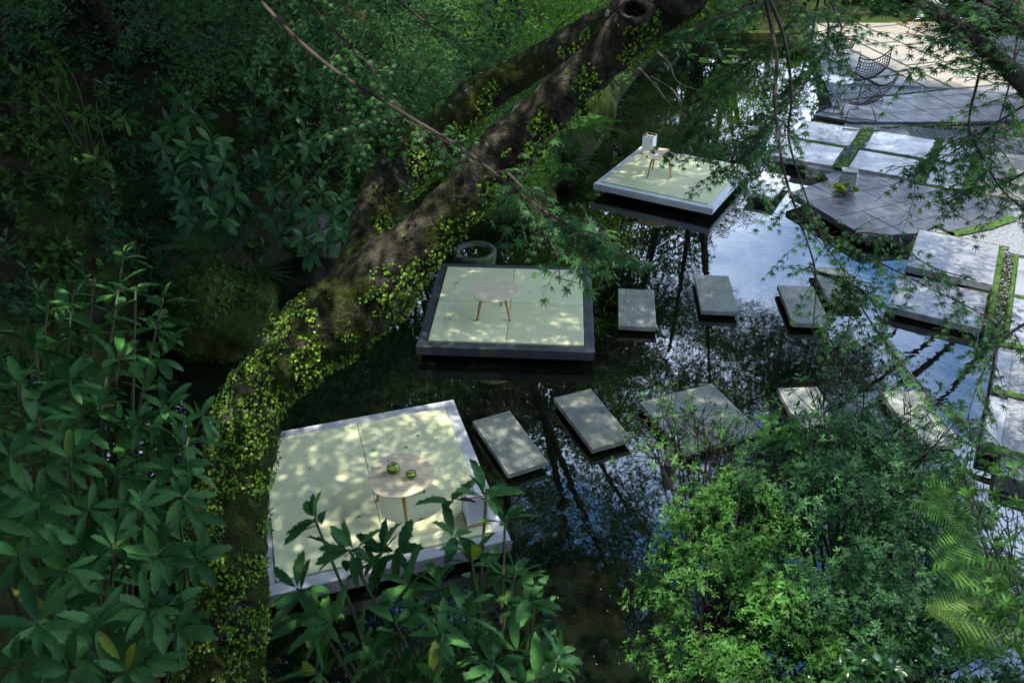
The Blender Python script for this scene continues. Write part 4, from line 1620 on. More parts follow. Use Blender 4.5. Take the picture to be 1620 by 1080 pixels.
for label, base, key, n, c, rad in (
        ('young maple on the dark bank above the forked limb', (-1.7, 12.9), 'bank', 75, (-1.3, 12.0, 2.5), (1.9, 1.3, 1.3)),
        ('young maple on the bank behind the upper trunk', (0.3, 14.6), 'bank_sunlit', 70, (0.4, 13.8, 2.5), (1.3, 1.6, 1.4)),
        ('bright young maple leaning over the water beyond the upper trunk', (1.2, 17.4), 'bank_sunlit', 70, (1.5, 17.2, 2.4), (1.5, 2.0, 1.5)),
        ('bright young maple at the head of the pond', (3.2, 22.9), 'bank_sunlit', 70, (3.6, 22.3, 2.0), (2.4, 1.7, 1.5)),
        ('young maple in deep shade above the broad-leaved bank shrub', (-4.4, 12.4), 'bank', 70, (-4.0, 11.9, 3.4), (1.7, 1.4, 1.2)),
        ('young maple in deep shade near the top left corner', (-6.7, 11.0), 'bank', 60, (-6.4, 10.4, 4.1), (1.9, 1.4, 1.3)),
        ('low maple spreading over the pond bank behind the charcoal framed platform', (-1.0, 11.9), 'bank_sunlit', 36, (-0.7, 11.6, 1.1), (1.5, 0.6, 0.6)),
        ('bright maple beside the far stone kerb', (7.0, 25.0), 'bank_sunlit', 60, (7.0, 24.8, 2.0), (1.9, 1.2, 1.3))):
    z = gz(*base)
    root = empty('young_maple', (base[0], base[1], z), label, 'tree', BG)
    limbs(root, (base[0], base[1], z - 0.1), [((c[0] + rad[0] * u, c[1] + rad[1] * v, c[2] + rad[2] * w_), 0.008, (0, 0, .3)) for u, v, w_ in ((.5, -.4, .2), (-.5, -.3, .3), (0, -.6, -.2), (.2, .3, .6), (-.3, .2, .7))], 0.035, 'twig')
    crown(root, key, n, c, rad, 0.7, 1.15, 0.45, 0.2)


# ================================================================== shrubs
def shrub(name, label, cat, base, tips, variants, size, nleaf, mat, group=None, second=True, singles=0, stem_r=0.011, sag=0.25, leaf='leaf', stemmat='green_twig', axis_up=0.5, below=0.16, layers=1):
    root = empty(name, base, label, cat, group)
    L_ = Leaves(variants)
    b = Vector(base)
    st = MB()
    for t in tips:
        t = Vector(t)
        out = (t - b)
        hv = Vector((out.x, out.y, 0))
        ax = (hv.normalized() * 0.55 if hv.length > 1e-3 else Vector()) + Vector((0, -0.25, axis_up)) + Vector(rng.normal(0, .2, 3))
        rosette(L_, t, ax, nleaf, size, sag=sag)
        if second:
            a2 = Vector(unit(ax))
            for lay in range(1, layers + 1):
                rosette(L_, t - a2 * below * lay + Vector(rng.normal(0, 0.03, 3)), ax + Vector(rng.normal(0, .25, 3)), max(3, nleaf - 2), size * 1.05, sag=sag + 0.15)
        mid = b.lerp(t, 0.55) + Vector((rng.normal(0, .06), rng.normal(0, .06), 0.12 * out.length))
        st.tube(smooth_path([b + Vector(rng.normal(0, .06, 3)) * Vector((1, 1, 0)).length, mid, t], 5), [stem_r * (1 - 0.6 * i / 10) for i in range(11)], 5)
    st.build('stem', stemmat, root, True)
    if singles:
        L_.split(leaf, 'foliage', mat, root, singles)
    else:
        L_.build('foliage', mat, root, smooth=True)
    return root


left_tips = [(-1.764, 3.310, 3.689), (-1.688, 2.899, 3.792), (-1.724, 2.777, 3.789), (-1.766, 2.668, 3.805), (-1.727, 2.459, 3.761), (-1.612, 2.660, 3.701), (-1.522, 2.873, 3.754), (-1.433, 2.900, 3.703), (-1.490, 2.565, 3.648), (-1.389, 2.509, 3.564),
             (-1.574, 2.350, 3.685), (-1.697, 2.269, 3.744), (-1.512, 2.380, 3.549), (-1.390, 2.391, 3.474), (-1.599, 2.156, 3.663), (-1.317, 2.459, 3.487), (-1.226, 2.393, 3.387), (-1.602, 1.972, 3.656), (-1.492, 2.085, 3.556), (-1.394, 2.175, 3.418),
             (-1.251, 2.258, 3.364), (-1.453, 1.813, 3.596), (-1.402, 1.956, 3.449), (-1.259, 2.030, 3.381), (-1.209, 2.195, 3.267), (-1.421, 1.624, 3.582), (-1.376, 1.706, 3.434), (-1.294, 1.852, 3.382), (-1.194, 1.898, 3.271), (-1.337, 1.487, 3.464),
             (-1.253, 1.579, 3.331), (-1.165, 1.706, 3.252), (-1.109, 1.728, 3.103), (-1.347, 1.357, 3.448), (-1.248, 1.411, 3.349), (-1.159, 1.503, 3.216), (-1.544, 1.720, 3.637), (-1.211, 2.518, 3.395), (-1.139, 2.039, 3.121), (-1.693, 2.040, 3.760), (-1.866, 2.449, 3.835)]
shrub('laurel_shrub', 'large laurel shrub with long toothed leaves filling the lower left corner', 'shrub', (-1.75, 1.9, 1.6), left_tips, LAUREL, 0.128, 8, 'laurel_leaf', singles=300, sag=0.45, layers=2, below=0.14)
mid_tips = [(-0.667, 1.973, 3.385), (-0.530, 1.845, 3.372), (-0.087, 2.064, 3.432), (-0.022, 2.013, 3.354), (-0.136, 1.872, 3.322), (-0.247, 1.792, 3.291), (-0.343, 1.758, 3.331), (0.075, 1.807, 3.132), (0.157, 1.688, 3.042), (-0.213, 1.600, 3.272),
            (-0.551, 1.584, 3.339), (-0.409, 1.490, 3.287), (-0.060, 1.614, 3.112), (-0.359, 1.616, 3.297), (0.011, 1.871, 3.230), (-0.672, 1.708, 3.346), (-0.141, 1.708, 3.255), (0.081, 1.581, 3.061), (-0.565, 1.444, 3.308), (-0.242, 1.465, 3.248)]
shrub('laurel_shrub', 'glossy laurel shrub in front of the nearest platform, two shoots rising over its mats', 'shrub', (-0.2, 1.35, 1.7), mid_tips, LAUREL, 0.125, 8, 'laurel_leaf', singles=290, sag=0.30, layers=2, below=0.12)
bank_tips = [(-4.270, 10.023, 2.070), (-3.993, 10.088, 2.169), (-4.302, 9.656, 1.876), (-3.953, 9.656, 1.876), (-3.719, 9.796, 1.906), (-4.106, 9.391, 1.654), (-3.760, 9.412, 1.687), (-3.527, 9.571, 1.746), (-3.950, 9.150, 1.470), (-3.609, 9.150, 1.470), (-3.415, 9.286, 1.494), (-3.835, 8.912, 1.290), (-3.459, 8.912, 1.290), (-4.273, 10.419, 2.308)]
shrub('broadleaf_shrub', 'upright broad-leaved shrub on the dark bank above the mossy boulder', 'shrub', (-4.1, 10.6, 0.8), bank_tips, RHODO, 0.25, 7, 'bank_leaf', singles=180, below=0.25, stem_r=0.014)
b2 = [(-2.916, 9.096, 1.205), (-2.671, 9.138, 1.270), (-2.393, 9.025, 1.279), (-2.142, 9.004, 1.248), (-2.745, 8.801, 1.120), (-2.456, 8.698, 1.146), (-2.195, 8.677, 1.115), (-1.993, 8.830, 1.164), (-2.636, 9.380, 1.455), (-2.326, 9.358, 1.422), (-2.054, 9.294, 1.325), (-2.975, 9.473, 1.415), (-2.381, 8.596, 0.990)]
shrub('broadleaf_shrub', 'dark blue-green shrub overhanging black water beside the forked trunk', 'shrub', (-2.9, 10.95, 0.7), b2, RHODO, 0.19, 7, 'bank_leaf', singles=150, below=0.2)
b3 = [(-3.655, 11.961, 2.653), (-3.241, 11.609, 2.481), (-3.647, 11.363, 2.289), (-3.240, 11.020, 2.130), (-2.847, 10.681, 1.980), (-3.464, 10.734, 1.877), (-2.999, 10.281, 1.734), (-2.605, 10.117, 1.666), (-3.256, 10.072, 1.598), (-3.756, 11.712, 2.455), (-2.814, 11.160, 2.344), (-2.383, 10.348, 1.837)]
shrub('broadleaf_shrub', 'dim broad-leaved shrub high on the bank left of the limb', 'shrub', (-3.7, 11.6, 1.3), b3, RHODO, 0.2, 7, 'bank_leaf', below=0.22)
b4 = [(-5.814, 10.401, 3.010), (-5.504, 10.188, 2.686), (-5.698, 9.734, 2.359), (-5.219, 9.791, 2.264), (-5.358, 9.249, 1.985), (-5.060, 10.305, 2.500), (-4.729, 9.848, 2.167), (-4.963, 9.305, 1.887), (-5.926, 9.943, 2.676)]
shrub('broadleaf_shrub', 'dim leafy shrub on the bank near the left picture edge', 'shrub', (-5.4, 10.0, 1.6), b4, RHODO, 0.19, 6, 'undergrowth_leaf', below=0.25)


def fern(label, base, fronds, mat='fern_leaf', group='ferns', singles=True, name='fern'):
    """fronds: (direction, length)"""
    root = empty(name, base, label, 'fern', group)
    L_ = Leaves(FROND)
    for d, ln in fronds:
        L_.put(Vector(base) + Vector(rng.normal(0, 0.02, 3)), d, (0, 0, 1), ln, wide=1.0)
    L_.split('frond', 'fronds', mat, root, 60, False)
    return root


def ring_fronds(n, ln, lift=0.6, toward=None, spread=6.28):
    out = []
    a0 = rng.random() * 6.28 if toward is None else toward - spread / 2
    for k in range(n):
        a = a0 + spread * (k + rng.uniform(-.25, .25)) / n
        out.append(((math.cos(a), math.sin(a), lift * rng.uniform(0.5, 1.3)), ln * rng.uniform(0.75, 1.15)))
    return out


def at_ground(x, y, dz=0.05):
    return (x, y, gz(x, y) + dz)


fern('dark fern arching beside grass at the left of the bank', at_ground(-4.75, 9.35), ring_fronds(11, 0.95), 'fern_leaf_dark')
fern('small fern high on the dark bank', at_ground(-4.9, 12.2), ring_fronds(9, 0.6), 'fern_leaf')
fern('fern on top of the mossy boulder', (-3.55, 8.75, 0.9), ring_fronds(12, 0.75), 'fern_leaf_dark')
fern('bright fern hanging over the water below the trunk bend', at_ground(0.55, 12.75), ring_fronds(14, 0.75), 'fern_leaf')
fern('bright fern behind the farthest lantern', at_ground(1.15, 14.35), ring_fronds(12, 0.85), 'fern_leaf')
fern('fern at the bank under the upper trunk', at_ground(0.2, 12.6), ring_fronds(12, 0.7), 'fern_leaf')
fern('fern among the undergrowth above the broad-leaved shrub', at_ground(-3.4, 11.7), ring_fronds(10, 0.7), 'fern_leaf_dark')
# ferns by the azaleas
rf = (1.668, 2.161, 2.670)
fern('sunlit yellow-green fern low in the right corner', rf, [((1.0, -0.34, 0.16), 0.46), ((0.85, 0.30, 0.40), 0.32), ((0.35, -0.6, 0.3), 0.26)], 'fern_leaf_sunlit')
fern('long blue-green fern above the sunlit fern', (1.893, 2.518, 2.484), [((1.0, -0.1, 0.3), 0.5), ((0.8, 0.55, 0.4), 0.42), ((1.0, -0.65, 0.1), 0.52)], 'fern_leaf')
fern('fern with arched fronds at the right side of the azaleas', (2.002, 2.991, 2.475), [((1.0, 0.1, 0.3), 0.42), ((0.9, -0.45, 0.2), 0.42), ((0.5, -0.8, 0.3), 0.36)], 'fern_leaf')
# grass tufts on the boulder and the bank
for label, base, n, ln in (('tuft of fine dark grass drooping over the mossy boulder', (-3.05, 8.55, 0.66), 110, 0.34), ('tuft of bright grass on the bank at the left', at_ground(-5.25, 9.2), 110, 0.5),
                           ('grass tuft at the bank below the maple', at_ground(0.9, 13.5), 120, 0.55)):
    root = empty('grass_tuft', base, label, 'grass', 'grass tufts on the bank')
    g = Leaves(GRASS)
    for k in range(n):
        a = rng.random() * 6.28
        g.put(np.array(base) + rng.normal(0, .06, 3) * (1, 1, 0), (math.cos(a), math.sin(a), rng.uniform(0.5, 1.6)), (math.cos(a), math.sin(a), 1.5), ln * rng.uniform(.6, 1.1))
    g.build('blades', 'fern_leaf_dark', root)


def mound(name, label, base, lobes, n, variants, size, nleaf, mat, group=None, stems=10, seed=0, lumps=0.30, low=-0.35, cat='shrub', faces=None):
    """dense small-leaved shrub: shoot tips over lumpy lobes"""
    root = empty(name, base, label, cat, group)
    L_ = Leaves(variants)
    tot = sum(r[0] * r[1] + r[1] * r[2] + r[0] * r[2] for _, r in lobes)
    st = MB()
    for c, r in lobes:
        k = int(n * (r[0] * r[1] + r[1] * r[2] + r[0] * r[2]) / tot)
        ncl = max(6, k // 26)
        for i in range(ncl):
            d = rng.normal(0, 1, 3)
            d /= np.linalg.norm(d)
            if d[2] < low:
                d[2] = -d[2] * 0.5
            p = np.array(c) + d * np.array(r)
            q = mnoise.noise(Vector(p) * 3.2 + Vector((seed, 0, 0)))
            f = 0.86 + lumps * q + rng.uniform(-0.22, 0.14) + (0.22 if rng.random() < 0.12 else 0)
            cc = np.array(c) + d * np.array(r) * f
            rc = min(r) * rng.uniform(0.20, 0.36)
            ssz = size * rng.uniform(0.75, 1.25)
            for t_ in range(int(26 * rng.uniform(0.5, 1.4))):
                e = rng.normal(0, 1, 3) + d * 0.9
                e /= np.linalg.norm(e)
                pp = cc + e * rc * (rng.random() ** 0.4) * np.array((1.15, 1.15, 0.75))
                rosette(L_, pp, e * 0.7 + d * 0.3 + np.array((0, 0, 0.6)) + rng.normal(0, .2, 3), nleaf, ssz * rng.uniform(.8, 1.2), sag=0.1, jit=0.4)
            if i % max(1, ncl // stems) == 0:
                m_ = Vector(base).lerp(Vector(cc), 0.5) + Vector((0, 0, 0.1))
                st.tube(smooth_path([base, m_, tuple(cc)], 5), [0.012 * (1 - .07 * j) for j in range(11)], 5)
    st.build('stem', 'twig', root, True)
    L_.build('foliage', mat, root)
    return root


AZ = 'small-leaved shrubs on the near bank'
mound('azalea_bush', 'bright green small-leaved azalea bush bulging over dark water', (1.05, 2.5, 0.5), [((1.14, 2.75, 1.72), (0.40, 0.45, 0.50)), ((1.22, 3.15, 1.90), (0.36, 0.40, 0.38)), ((1.10, 2.35, 1.62), (0.28, 0.35, 0.40)), ((1.36, 3.45, 1.92), (0.28, 0.28, 0.26)), ((1.45, 2.6, 1.62), (0.3, 0.35, 0.4))], 5600, LANCE, 0.034, 7, 'azalea_leaf', AZ, 14, 1)
mound('azalea_bush', 'tall soft grey-green bush right of the bright azalea', (1.95, 2.7, 0.5), [((1.90, 3.1, 1.75), (0.55, 0.55, 0.6)), ((1.72, 3.5, 2.1), (0.42, 0.42, 0.42)), ((2.15, 3.55, 2.0), (0.42, 0.45, 0.45)), ((1.75, 2.7, 1.7), (0.42, 0.4, 0.45)), ((2.2, 2.9, 1.5), (0.4, 0.4, 0.4)), ((2.65, 3.35, 1.35), (0.42, 0.45, 0.40)), ((2.6, 2.85, 1.15), (0.4, 0.4, 0.4)), ((2.85, 3.7, 1.2), (0.35, 0.35, 0.3))], 8800, LANCE, 0.033, 7, 'azalea_leaf_cool', AZ, 14, 5)
mound('azalea_bush', 'fine-leaved bush reaching towards the right edge above the ferns', (2.6, 3.2, 0.4), [((2.35, 3.80, 1.80), (0.38, 0.38, 0.34)), ((2.75, 3.85, 1.50), (0.38, 0.38, 0.34)), ((3.0, 3.45, 1.15), (0.32, 0.32, 0.32)), ((2.2, 4.1, 1.85), (0.28, 0.28, 0.25))], 3200, LANCE, 0.034, 7, 'azalea_leaf_cool', AZ, 10, 12)
mound('camellia_bush', 'glossy round-leaved bush along the bottom edge right of centre', (1.5, 1.75, 1.2), [((1.35, 1.95, 1.85), (0.42, 0.35, 0.38)), ((1.75, 2.2, 1.65), (0.42, 0.4, 0.4)), ((2.1, 2.45, 1.5), (0.35, 0.35, 0.4))], 1000, OVAL, 0.055, 6, 'camellia_leaf', AZ, 10, 9)
# spindly sprigs reaching over the slabs
sp = [(0.853, 3.907, 2.230), (0.988, 4.046, 2.260), (1.127, 4.046, 2.260), (1.027, 3.898, 2.217), (1.186, 4.013, 2.210), (1.305, 3.991, 2.177), (1.221, 3.860, 2.159), (1.318, 3.860, 2.159), (0.874, 3.751, 2.176), (0.988, 3.737, 2.154), (1.079, 3.644, 2.195), (1.434, 3.860, 2.159), (0.950, 3.924, 2.256), (0.790, 3.783, 2.224), (1.321, 3.661, 2.220)]


def sprig_bush(name, label, base, tips, variants, size, nleaf, mat, per=16, spread=0.085, group=None):
    root = empty(name, base, label, 'shrub', group)
    L_ = Leaves(variants)
    st = MB()
    b = Vector(base)
    for t in tips:
        t = Vector(t)
        mid = b.lerp(t, 0.6) + Vector(rng.normal(0, .05, 3)) + Vector((0, 0, .12))
        P = smooth_path([b, mid, t], 6)
        st.tube(P, [0.009 * (1 - 0.75 * i / (len(P) - 1)) for i in range(len(P))], 5)
        for k in range(per):
            q = t + Vector(rng.normal(0, spread, 3)) * Vector((1, 1, 0.6)).length * 0.65
            j = P[-1 - int(rng.integers(1, 5))]
            st.tube([j, j.lerp(q, 0.5) + Vector(rng.normal(0, .012, 3)), q], [0.0028, 0.002, 0.0012], 4)
            rosette(L_, q, (q - j).normalized() + Vector((0, 0, .5)), nleaf, size * rng.uniform(.8, 1.2), sag=.1, jit=.4)
    st.build('stem', 'twig', root, True)
    L_.build('foliage', mat, root)


sprig_bush('twiggy_azalea', 'sparse twiggy azalea reaching over the large square slab', (1.15, 3.5, 1.2), sp, LANCE, 0.036, 6, 'azalea_leaf', 15, group=AZ)
sp2 = [(1.667, 3.966, 2.321), (1.802, 4.051, 2.451), (1.861, 3.887, 2.382), (2.089, 4.054, 2.636), (2.016, 4.179, 2.645), (2.247, 3.649, 2.566), (2.302, 3.455, 2.453), (1.967, 3.688, 2.444), (2.175, 3.551, 2.417), (1.749, 3.628, 2.353),
       (2.033, 3.531, 2.388), (2.389, 3.649, 2.566), (2.353, 3.340, 2.461), (2.477, 3.531, 2.570), (2.490, 3.303, 2.404), (1.899, 4.115, 2.548), (1.619, 3.705, 2.288), (1.854, 3.512, 2.358)]
sprig_bush('twiggy_shrub', 'loose upright twiggy shrub rising over the right stepping slabs', (2.1, 3.6, 1.2), sp2, LANCE, 0.045, 7, 'azalea_leaf_cool', 7, 0.10, AZ)
lt = [(1.538, 3.841, 2.312), (1.581, 3.705, 2.288), (1.488, 3.705, 2.288), (1.621, 3.608, 2.322), (1.693, 3.726, 2.319)]
shrub('broadleaf_sapling', 'slender sapling with pale oval leaves in front of the large slab', 'shrub', (1.75, 3.7, 1.2), lt, OVAL, 0.085, 5, 'azalea_leaf', second=False, stem_r=0.006, singles=40)
sp3 = [(1.995, 2.175, 2.691), (1.919, 2.147, 2.648), (1.984, 2.062, 2.700), (2.029, 2.277, 2.664), (2.358, 2.828, 2.592), (2.264, 2.918, 2.546), (2.239, 2.675, 2.540), (2.312, 3.153, 2.540), (2.450, 3.003, 2.676)]
sprig_bush('conifer_sapling', 'dark needle-leaved sapling at the lower right edge', (3.1, 2.6, 0.9), sp3, LANCE, 0.05, 9, 'fern_leaf', 10, 0.10, AZ)
mound('lime_shrub', 'small yellow-green plant at the foot of the path light', (5.28, 12.08, ZT), [((5.26, 12.1, ZT + 0.07), (0.24, 0.17, 0.11))], 200, OVAL, 0.05, 5, 'lime_leaf', None, 4, 3)
HB = 'sunlit bushes beyond the terrace'
for i, (label, c, r) in enumerate((('bright sunlit bush at the far terrace corner', (9.9, 26.0, 0.7), (1.0, .8, .6)), ('round bright bush behind the sunlit slabs', (11.1, 25.5, 0.6), (.9, .8, .6)),
                                   ('darker green bush behind the white wire table', (12.3, 25.0, 0.7), (.9, .8, .7)), ('bush at the top edge beside the far chair', (13.4, 24.9, 0.7), (.9, .8, .8)),
                                   ('deep green bush left of the bright far bushes', (8.5, 26.3, 0.8), (1.0, .8, .8)))):
    mound('garden_bush', label, (c[0], c[1], 0.2), [(c, r)], 1000, LANCE, 0.13, 6, 'azalea_leaf' if i not in (2, 3) else 'maple_leaf', HB, 4, i)

# low mass of undergrowth on the bank
U1, U2 = Leaves(OVAL), Leaves(LANCE)
XY = np.stack([rng.uniform(-9, 7, 36000), rng.uniform(4.5, 27, 36000)], 1)
DU_ = pond_dist(XY[:, 0], XY[:, 1])
ZU_ = ground_z(XY[:, 0], XY[:, 1])
n_u = 0
for (x, y), d, z0 in zip(XY, DU_, ZU_):
    if d < 0.05 or d > 6.5 or (x > 3.4 and y < 22.8) or (y < 6.5 and x > -4.2) or n_u > 9000:
        continue
    q = mnoise.noise((x * 1.1, y * 1.1, 0))
    if q < -0.25 and rng.random() < 0.8:
        continue
    z = z0 + rng.uniform(0.02, 0.42) * (0.5 + max(0, q))
    (rosette(U1, (x, y, z), (0.15, -0.6, 0.8) + rng.normal(0, .3, 3), 6, rng.uniform(0.07, 0.13)) if mnoise.noise((x * .8 + 9, y * .8, 0)) > 0 else
     rosette(U2, (x, y, z), (0.15, -0.6, 0.8) + rng.normal(0, .3, 3), 7, rng.uniform(0.10, 0.18)))
    n_u += 1
tag(U1.build('undergrowth', 'undergrowth_leaf'), 'low oval-leaved undergrowth covering the shaded bank', 'undergrowth', kind='stuff')
tag(U2.build('undergrowth', 'bank_leaf'), 'narrow-leaved ground plants covering the shaded bank', 'undergrowth', kind='stuff')

# water lilies
root = empty('water_lily', (5.4, 21.8, 0.0), 'pale green lily pads floating at the head of the pond', 'water lily')
for k in range(16):
    x, y, r = 5.4 + rng.normal(0, .75), 21.6 + rng.normal(0, .6), rng.uniform(0.10, 0.19)
    m = MB()
    vs = [(x, y, 0.012)] + [(x + r * math.cos(a), y + r * math.sin(a), 0.012 + 0.006 * math.sin(3 * a)) for a in np.linspace(0.25, 6.05, 16)]
    m.add(vs, [(0, i, i + 1) for i in range(1, 16)])
    m.build('lily_pad', 'lily_leaf', root)


# ================================================================== maple boughs in the foreground
def bough(root, L_, st, path, r0, r1, twigs, tlen, size, start=0.15, droop=0.5, pitch=0.055, side=None, jl=1.0):
    P = smooth_path(path, 8)
    n = len(P)
    st.tube(P, [r0 + (r1 - r0) * i / (n - 1) for i in range(n)], 7)
    for k in range(twigs):
        t = start + (1 - start) * (k + rng.random()) / twigs
        i = min(n - 2, int(t * (n - 1)))
        o = P[i].lerp(P[i + 1], rng.random())
        tg = (P[i + 1] - P[i]).normalized()
        sd = Vector(rng.normal(0, 1, 3)) * Vector((1, 1, 0.35)).length
        sd.z *= 0.4
        if side is not None:
            sd = sd * 0.5 + Vector(side)
        d = (tg * 0.8 + sd.normalized()).normalized()
        ln = tlen * rng.uniform(0.45, 1.15)
        pts_ = [o]
        dd = d.copy()
        segs = 5
        for s in range(segs):
            dd = (dd + Vector((0, 0, -droop * 0.16)) + Vector(rng.normal(0, .09, 3))).normalized()
            pts_.append(pts_[-1] + dd * ln / segs)
        st.tube(pts_, [0.0024, 0.0021, 0.0018, 0.0015, 0.0012, 0.0008], 4)
        m = max(2, int(ln / pitch))
        for j in range(m + 1):
            u = (j + 0.7) / (m + 0.7) * segs
            a = min(segs - 1, int(u))
            p = pts_[a].lerp(pts_[a + 1], min(1.0, u - a))
            td = (pts_[a + 1] - pts_[a]).normalized()
            lat = td.cross(Vector((0, 0, 1)))
            if lat.length < 0.1:
                lat = Vector((1, 0, 0))
            lat.normalize()
            for s in ((-1, 1) if j < m else (0,)):
                ld = (td * 0.6 + lat * s * 0.9 + Vector((0, 0, -0.45 * rng.random() - 0.1)) + Vector(rng.normal(0, .22, 3))).normalized()
                pe = p + ld * size * 0.55
                st.tube([p, pe], [0.0011, 0.0008], 3, False)
                nn = Vector((0, 0, 1)) + Vector(rng.normal(0, .35, 3)) + ld * 0.5
                L_.put(pe, ld, nn, size * rng.uniform(0.7, 1.12))
    return P


# boughs of the leaning tree that hang before its limbs
L1, S1 = Leaves(MAPLE7), MB()
bough(tree, L1, S1, [(-1.054, 3.451, 4.815), (-0.865, 3.248, 4.688), (-0.651, 3.054, 4.575), (-0.376, 2.819, 4.490), (-0.154, 2.555, 4.454), (0.046, 2.189, 4.442), (0.196, 1.993, 4.417)], 0.008, 0.003, 14, 0.24, 0.034, 0.72, 0.5)
bough(tree, L1, S1, [(-0.022, 2.757, 4.305), (0.078, 2.324, 4.374), (0.160, 2.089, 4.381), (0.230, 1.970, 4.382)], 0.005, 0.002, 13, 0.20, 0.036, 0.1, 0.6)
bough(tree, L1, S1, [(-0.028, 3.392, 3.997), (0.079, 3.131, 3.964), (0.174, 2.865, 3.923), (0.180, 2.710, 3.869)], 0.004, 0.002, 6, 0.2, 0.036, 0.3, 0.7)
bough(tree, L1, S1, [(-1.319, 5.000, 4.623), (-1.034, 4.824, 4.355), (-0.767, 4.585, 4.173), (-0.580, 4.342, 3.986)], 0.010, 0.004, 34, 0.50, 0.034, 0.05, 0.4, 0.046)
bough(tree, L1, S1, [(-1.085, 6.111, 4.492), (-0.738, 5.944, 4.238), (-0.434, 5.825, 4.057), (-0.174, 5.753, 3.948)], 0.010, 0.004, 34, 0.55, 0.036, 0.05, 0.4, 0.046)
bough(tree, L1, S1, [(-1.716, 5.892, 4.525), (-1.465, 5.617, 4.105), (-1.172, 5.410, 3.790), (-1.047, 5.226, 3.510)], 0.010, 0.004, 30, 0.55, 0.036, 0.1, 0.4, 0.046)
bough(tree, L1, S1, [(-0.553, 4.136, 4.037), (-0.372, 3.897, 4.036), (-0.221, 3.653, 4.030)], 0.004, 0.002, 8, 0.22, 0.032, 0.1, 0.5)
bough(tree, L1, S1, [(-0.152, 4.533, 3.366), (0.074, 4.420, 3.377), (0.285, 4.207, 3.416), (0.512, 3.968, 3.416)], 0.005, 0.002, 18, 0.35, 0.036, 0.1, 0.5)
S1.build('twig', 'twig', tree, True)
L1.split('leaf', 'foliage', 'maple_leaf', tree, 290, False)

# the maple on the right, its trunk out of view
z0 = gz(4.3, 0.6)
rt = empty('weeping_maple', (4.3, 0.6, z0), 'weeping maple whose fine boughs hang across the terrace from the upper right', 'tree')
tm2 = MB()
hub = (3.3, 2.2, 5.6)
tm2.tube(smooth_path([(4.3, 0.6, z0 - 0.2), (4.2, 0.9, 3.0), (3.9, 1.4, 4.6), hub], 8), lerp_list([0.17, 0.14, 0.12, 0.09], 8), 12)
tm2.tube(smooth_path([hub, (2.6, 3.4, 6.0), (1.9, 4.6, 5.6), (1.439, 5.068, 4.545)], 8), lerp_list([0.07, 0.05, 0.03, 0.014], 8), 9)
tm2.tube(smooth_path([hub, (2.7, 4.2, 6.3), (2.4, 5.6, 5.9), (2.127, 6.027, 4.365)], 8), lerp_list([0.06, 0.045, 0.03, 0.013], 8), 9)
tm2.tube(smooth_path([hub, (3.1, 3.2, 5.2), (2.220, 3.456, 4.368)], 8), lerp_list([0.08, 0.06, 0.045], 8), 9)
tm2.build('trunk', 'bark', rt, True)
L2, S2 = Leaves(MAPLE7), MB()
B = lambda p, r0, r1, tw, *a: bough(rt, L2, S2, p, r0, r1, int(tw * 1.75), *a, pitch=0.046)
B([(1.439, 5.068, 4.545), (1.491, 4.726, 4.206), (1.483, 4.589, 3.997), (1.493, 4.297, 3.736), (1.542, 4.052, 3.544), (1.600, 3.795, 3.336), (1.550, 3.546, 3.139)], 0.013, 0.003, 7, 0.28, 0.034, 0.45, 0.8)
B([(1.470, 5.176, 4.527), (1.583, 4.940, 4.259), (1.610, 4.708, 3.997), (1.596, 4.568, 3.784), (1.658, 4.295, 3.550), (1.744, 4.029, 3.328)], 0.012, 0.003, 8, 0.28, 0.034, 0.35, 0.8)
B([(2.127, 6.027, 4.365), (1.856, 5.929, 4.033), (1.529, 5.860, 3.746), (1.395, 5.835, 3.527), (1.349, 5.845, 3.359)], 0.012, 0.003, 30, 0.5, 0.040, 0.05, 0.4)
B([(2.127, 6.027, 4.365), (1.961, 5.603, 3.903), (1.758, 5.491, 3.549), (1.547, 5.419, 3.258)], 0.010, 0.003, 24, 0.50, 0.040, 0.15, 0.5)
B([(2.127, 6.027, 4.365), (1.591, 5.731, 4.280), (1.233, 5.558, 4.197), (0.967, 5.408, 4.152)], 0.010, 0.003, 22, 0.5, 0.040, 0.1, 0.4)
B([(2.127, 6.027, 4.365), (2.093, 5.617, 4.105), (1.947, 5.456, 3.860), (1.663, 5.358, 3.529), (1.433, 5.288, 3.241)], 0.008, 0.003, 14, 0.4, 0.038, 0.2, 0.5)
B([(2.127, 6.027, 4.365), (2.016, 5.243, 4.265), (1.937, 5.076, 4.192)], 0.008, 0.003, 12, 0.4, 0.038, 0.1, 0.4)
B([(2.220, 3.456, 4.368), (2.064, 3.665, 4.504), (1.922, 3.911, 4.605), (1.753, 4.206, 4.689), (1.595, 4.583, 4.717)], 0.042, 0.02, 52, 0.40, 0.034, 0.0, 0.3)
B([(2.316, 3.744, 4.533), (2.209, 3.911, 4.605), (2.091, 4.098, 4.707)], 0.02, 0.008, 40, 0.40, 0.034, 0.0, 0.3)
B([(2.180, 3.872, 4.454), (2.165, 3.831, 4.301), (2.130, 3.726, 4.141), (2.195, 3.645, 4.018), (2.253, 3.517, 3.914), (2.338, 3.415, 3.850)], 0.008, 0.003, 12, 0.28, 0.034, 0.35, 0.7)
B([(2.425, 4.090, 4.512), (2.388, 3.957, 4.310), (2.322, 3.824, 4.108), (2.267, 3.749, 3.994)], 0.006, 0.002, 7, 0.25, 0.034, 0.2, 0.7)
B([(2.509, 3.899, 4.222), (2.326, 3.914, 4.062), (2.193, 3.942, 3.923), (2.051, 3.993, 3.819)], 0.006, 0.002, 11, 0.28, 0.036, 0.15, 0.5)
